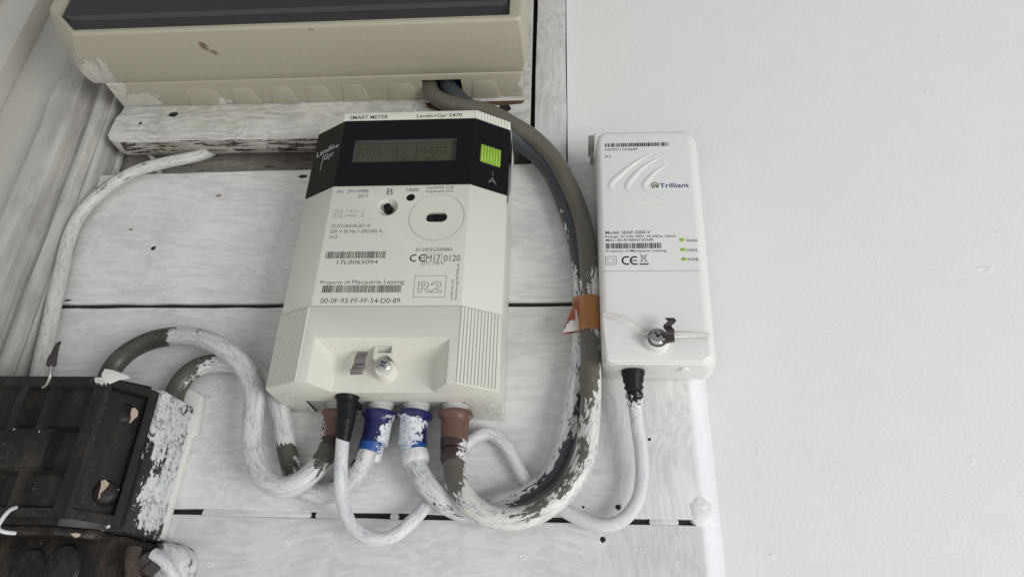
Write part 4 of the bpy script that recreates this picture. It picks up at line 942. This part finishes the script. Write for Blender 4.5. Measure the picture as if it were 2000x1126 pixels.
for x0, x1, k in xs:
    flat(x0, x1, Z1 - 4.5, Z1); flat(x0, x1, Z0, Z0 + 4)
    if k == 'f': flat(x0, x1, Z0 + 4, Z1 - 4.5)
    elif x0 == -253:
        flat(-253, -246, 69, 89); cell(-253, x1, 89, Z1 - 4.5, 4); cell(-246, x1, 69, 89, 4, .8); cell(-253, x1, Z0 + 4, 69, 4)
    else: cell(x0, x1, 89, Z1 - 4.5, 5 if x0 == -268 else 3.5); flat(x0, x1, 69, 89); cell(x0, x1, Z0 + 4, 69, 4)
flat(BXx, BXx + 2.6, Z0, Z1); flat(FX1 - 2.6, FX1, Z0, Z1); flat(BXx + 2.6, FX1 - 2.6, Z1 - 4, Z1); flat(BXx + 2.6, FX1 - 2.6, Z0, Z0 + 4)
cell(BXx + 2.6, FX1 - 2.6, Z0 + 4, Z1 - 4, 7, .6)
A = [carrier_point(x, z, 0) for x, z in ((-420, Z0), (BXx, Z0), (FX1, Z0))]; wq.add(A + [V(v.x, -v.y - 4, v.z) if False else v + Vector((0, 3.2, 0)) for v in A], [(0, 1, 4, 3), (1, 2, 5, 4)])
A = [carrier_point(x, z, 0) for x, z in ((-420, Z1), (BXx, Z1), (FX1, Z1))]; wq.add(A + [v + Vector((0, 3.2, 0)) for v in A], [(0, 1, 4, 3), (1, 2, 5, 4)])
A = [carrier_point(FX1, Z0, 0), carrier_point(FX1, Z1, 0)]; wq.add([A[0], A[1], A[1] + Vector((0, 3.5, 0)), A[0] + Vector((0, 3.5, 0))], [(0, 1, 2, 3)])
car = build(wq, 'carrier', M['bakelite_front'], t)
for (px, py, rr) in ((240, 808, 6.2), (206, 962, 6.2)):   # two plugs inside the right pocket
    c = PV(px, py, 46); m = MB(); m.cyl(c, (.55, -.83, 0), [(-2, rr), (1.6, rr * .92), (2.8, rr * .75), (3.2, rr * .4)], 28); build(m, 'fuse_plug', M['bakelite_front'], t, smooth=40)
# badge plate on the front with worn embossing
m = MB(); m.slab([(-281, 70), (-246.4, 70), (-246.4, 88), (-281, 88)], 61.6, 62.9); build(m, 'embossed_plate', M['bakelite_front'], t, bevel=.5)
# cream paint flakes
def flake(pl, d, lift=.0, mat='flake'):
    m = MB(); q = [PV(a, b, d) for a, b in pl]; nrm = Vector((.5, -.8, 0)) * .5
    m.add(q + [v + nrm for v in q], [tuple(range(len(q), 2 * len(q)))] + [(i, (i + 1) % len(q), (i + 1) % len(q) + len(q), i + len(q)) for i in range(len(q))])
    build(m, 'paint_flake', M[mat], t)
flake([(258, 797), (264, 796), (270, 803), (269, 812), (262, 818), (256, 824), (252, 826), (256, 816), (255, 806)], 51.6)
flake([(198, 938), (206, 936), (214, 944), (206, 954), (197, 962), (195, 972), (192, 973), (194, 960), (197, 950)], 51.6)
flake([(138, 1041), (150, 1040), (158, 1042), (155, 1047), (146, 1049)], 60.5)
m = MB(); rings = []                             # thick white dab at the top corner
for s, hh in ((1.0, 0), (.93, .7), (.6, .95)):
    rings.append([PV(226 + (a - 226) * s, 738 + (b - 738) * s, 58) + Vector((0, -3.2 - hh, 0)) for a, b in ((206, 735), (213, 724), (230, 727), (258, 737), (262, 743), (240, 746), (226, 752), (212, 757), (207, 748))])
m.loft(rings); build(m, 'paint_dab', M['white_lump'], t, smooth=40)
# painted mounting flange on the right
m = MB(); m.slab([(-222, 131.5), (-217, 130), (-209, 126), (-207.4, 104), (-210, 102.6), (-211.2, 47.0), (-222, 47)], .2, 5.5); build(m, 'flange', M['white_lump'], t, bevel=.8)
# lower cable box of the cut-out
m = MB(); m.prism([(-420, 1), (-420, 40), (-236, 40), (-224, 33), (-216, 26), (-214, 1)], -70, 45.3); low = build(m, 'lower_block', M['bakelite_low'], t, bevel=1.5)
m = MB(); m.prism([(-420, 40), (-420, 54), (-236, 54), (-222, 44), (-219, 34), (-236, 39)], 41.5, 45.4); build(m, 'ledge', M['bakelite_low'], t, bevel=.6)
for px, py in ((118, 1112), (52, 1120)):
    c = PV(px, py, 40.3); m = MB(); pts = [(c.x + 9 * math.cos(a), c.z + 12 * max(-.9, min(1, math.sin(a) * 1.05))) for a in [2 * math.pi * i / 28 for i in range(28)]]
    m.slab(pts, 39.5, 40.9, .12); build(m, 'round_boss', M['bakelite'], t, smooth=40)
m = MB(); c = PV(293, 1100, 28); m.cyl(c, (.35, -.9, 0), [(0, 5.6), (3, 5.4), (4, 4.6)], 26); sct = build(m, 'terminal_screw', M['seal_dark'], t, smooth=40)
m = MB(); tt = Vector((.6, .25, .8)).normalized(); nn = Vector((.35, -.9, 0)).normalized(); sd = tt.cross(nn) * .6; c2 = c + nn * 4.05
m.add([c2 + tt * 4.4 + sd, c2 - tt * 4.4 + sd, c2 - tt * 4.4 - sd, c2 + tt * 4.4 - sd], [(0, 1, 2, 3)]); build(m, 'screw_slot', M['hole'], sct)
tube('terminal_collar', smeared('rusty_terminal', (.06, .045, .035), .5, grime=(.10, .06, .035)), t, pts3([(262, 1070, 33), (258, 1095, 34), (262, 1130, 34)]), 3.4, 16, -.3)
tube('terminal_strap', M['cord'], t, pts3([(300, 1080, 31), (318, 1092, 31), (334, 1112, 30), (345, 1135, 28)]), 2.8, 16, .6)
m = MB(); x, z = P(338, 1100, 14); m.slab([(x - 9, z - 24), (x + 5, z - 24), (x + 6.5, z + 2), (x + 2, z + 9), (x - 3, z + 10.5), (x - 9, z + 12)], .3, 16, .15); build(m, 'white_lug', smeared('painted_lug', (.12, .10, .08), .5, 'pos', [(-196, 14, 37, 30)], gain=1.1), t, bevel=1.5)
m = MB(); m.slab([P(295, 1072, 6), P(348, 1078, 6), P(352, 1086, 6), P(300, 1086, 6)], .3, 6); build(m, 'small_bracket', M['bakelite'], t)
# seal standing on the cut-out
t = thing('wire_seal', PV(88, 752, 64), 'dark tapered seal standing up on a wire above the black cut-out', 'seal', 'tamper seals on the equipment')
tube('wire', M['wire'], t, pts3([(84, 756, 62), (92, 750, 64), (98, 735, 66), (101, 712, 67)]), .75, 10)
m = MB(); rings = []
for (a, b, w_) in ((101, 714, 1.9), (100, 711, 2.3), (103, 698, 2.0), (107, 688, 1.5), (111, 676, 1.2), (115, 670, 1.0), (116, 667, .6)):
    p = PV(a, b, 67); rings.append([p + Vector((w_ * 1.15 * math.cos(q), w_ * .7 * math.sin(q), .3 * math.cos(q))) for q in [2 * math.pi * i / 14 for i in range(14)]])
m.loft(rings); build(m, 'lead', M['seal_dark'], t, smooth=40)
# white wire stub at the left edge
o = tube('white_wire', M['cord'], None, pts3([(32, 990, 62), (20, 995, 65), (8, 1008, 66.5), (-4, 1030, 67), (10, 1038, 66), (30, 1040, 62)]), .9, 12, 1.2, org=PV(10, 1010, 66)); tag(o, 'short thin white wire poking from the black cut-out at the left edge', 'wire')

for o in bpy.data.objects:
    if '_org' in o: del o['_org']
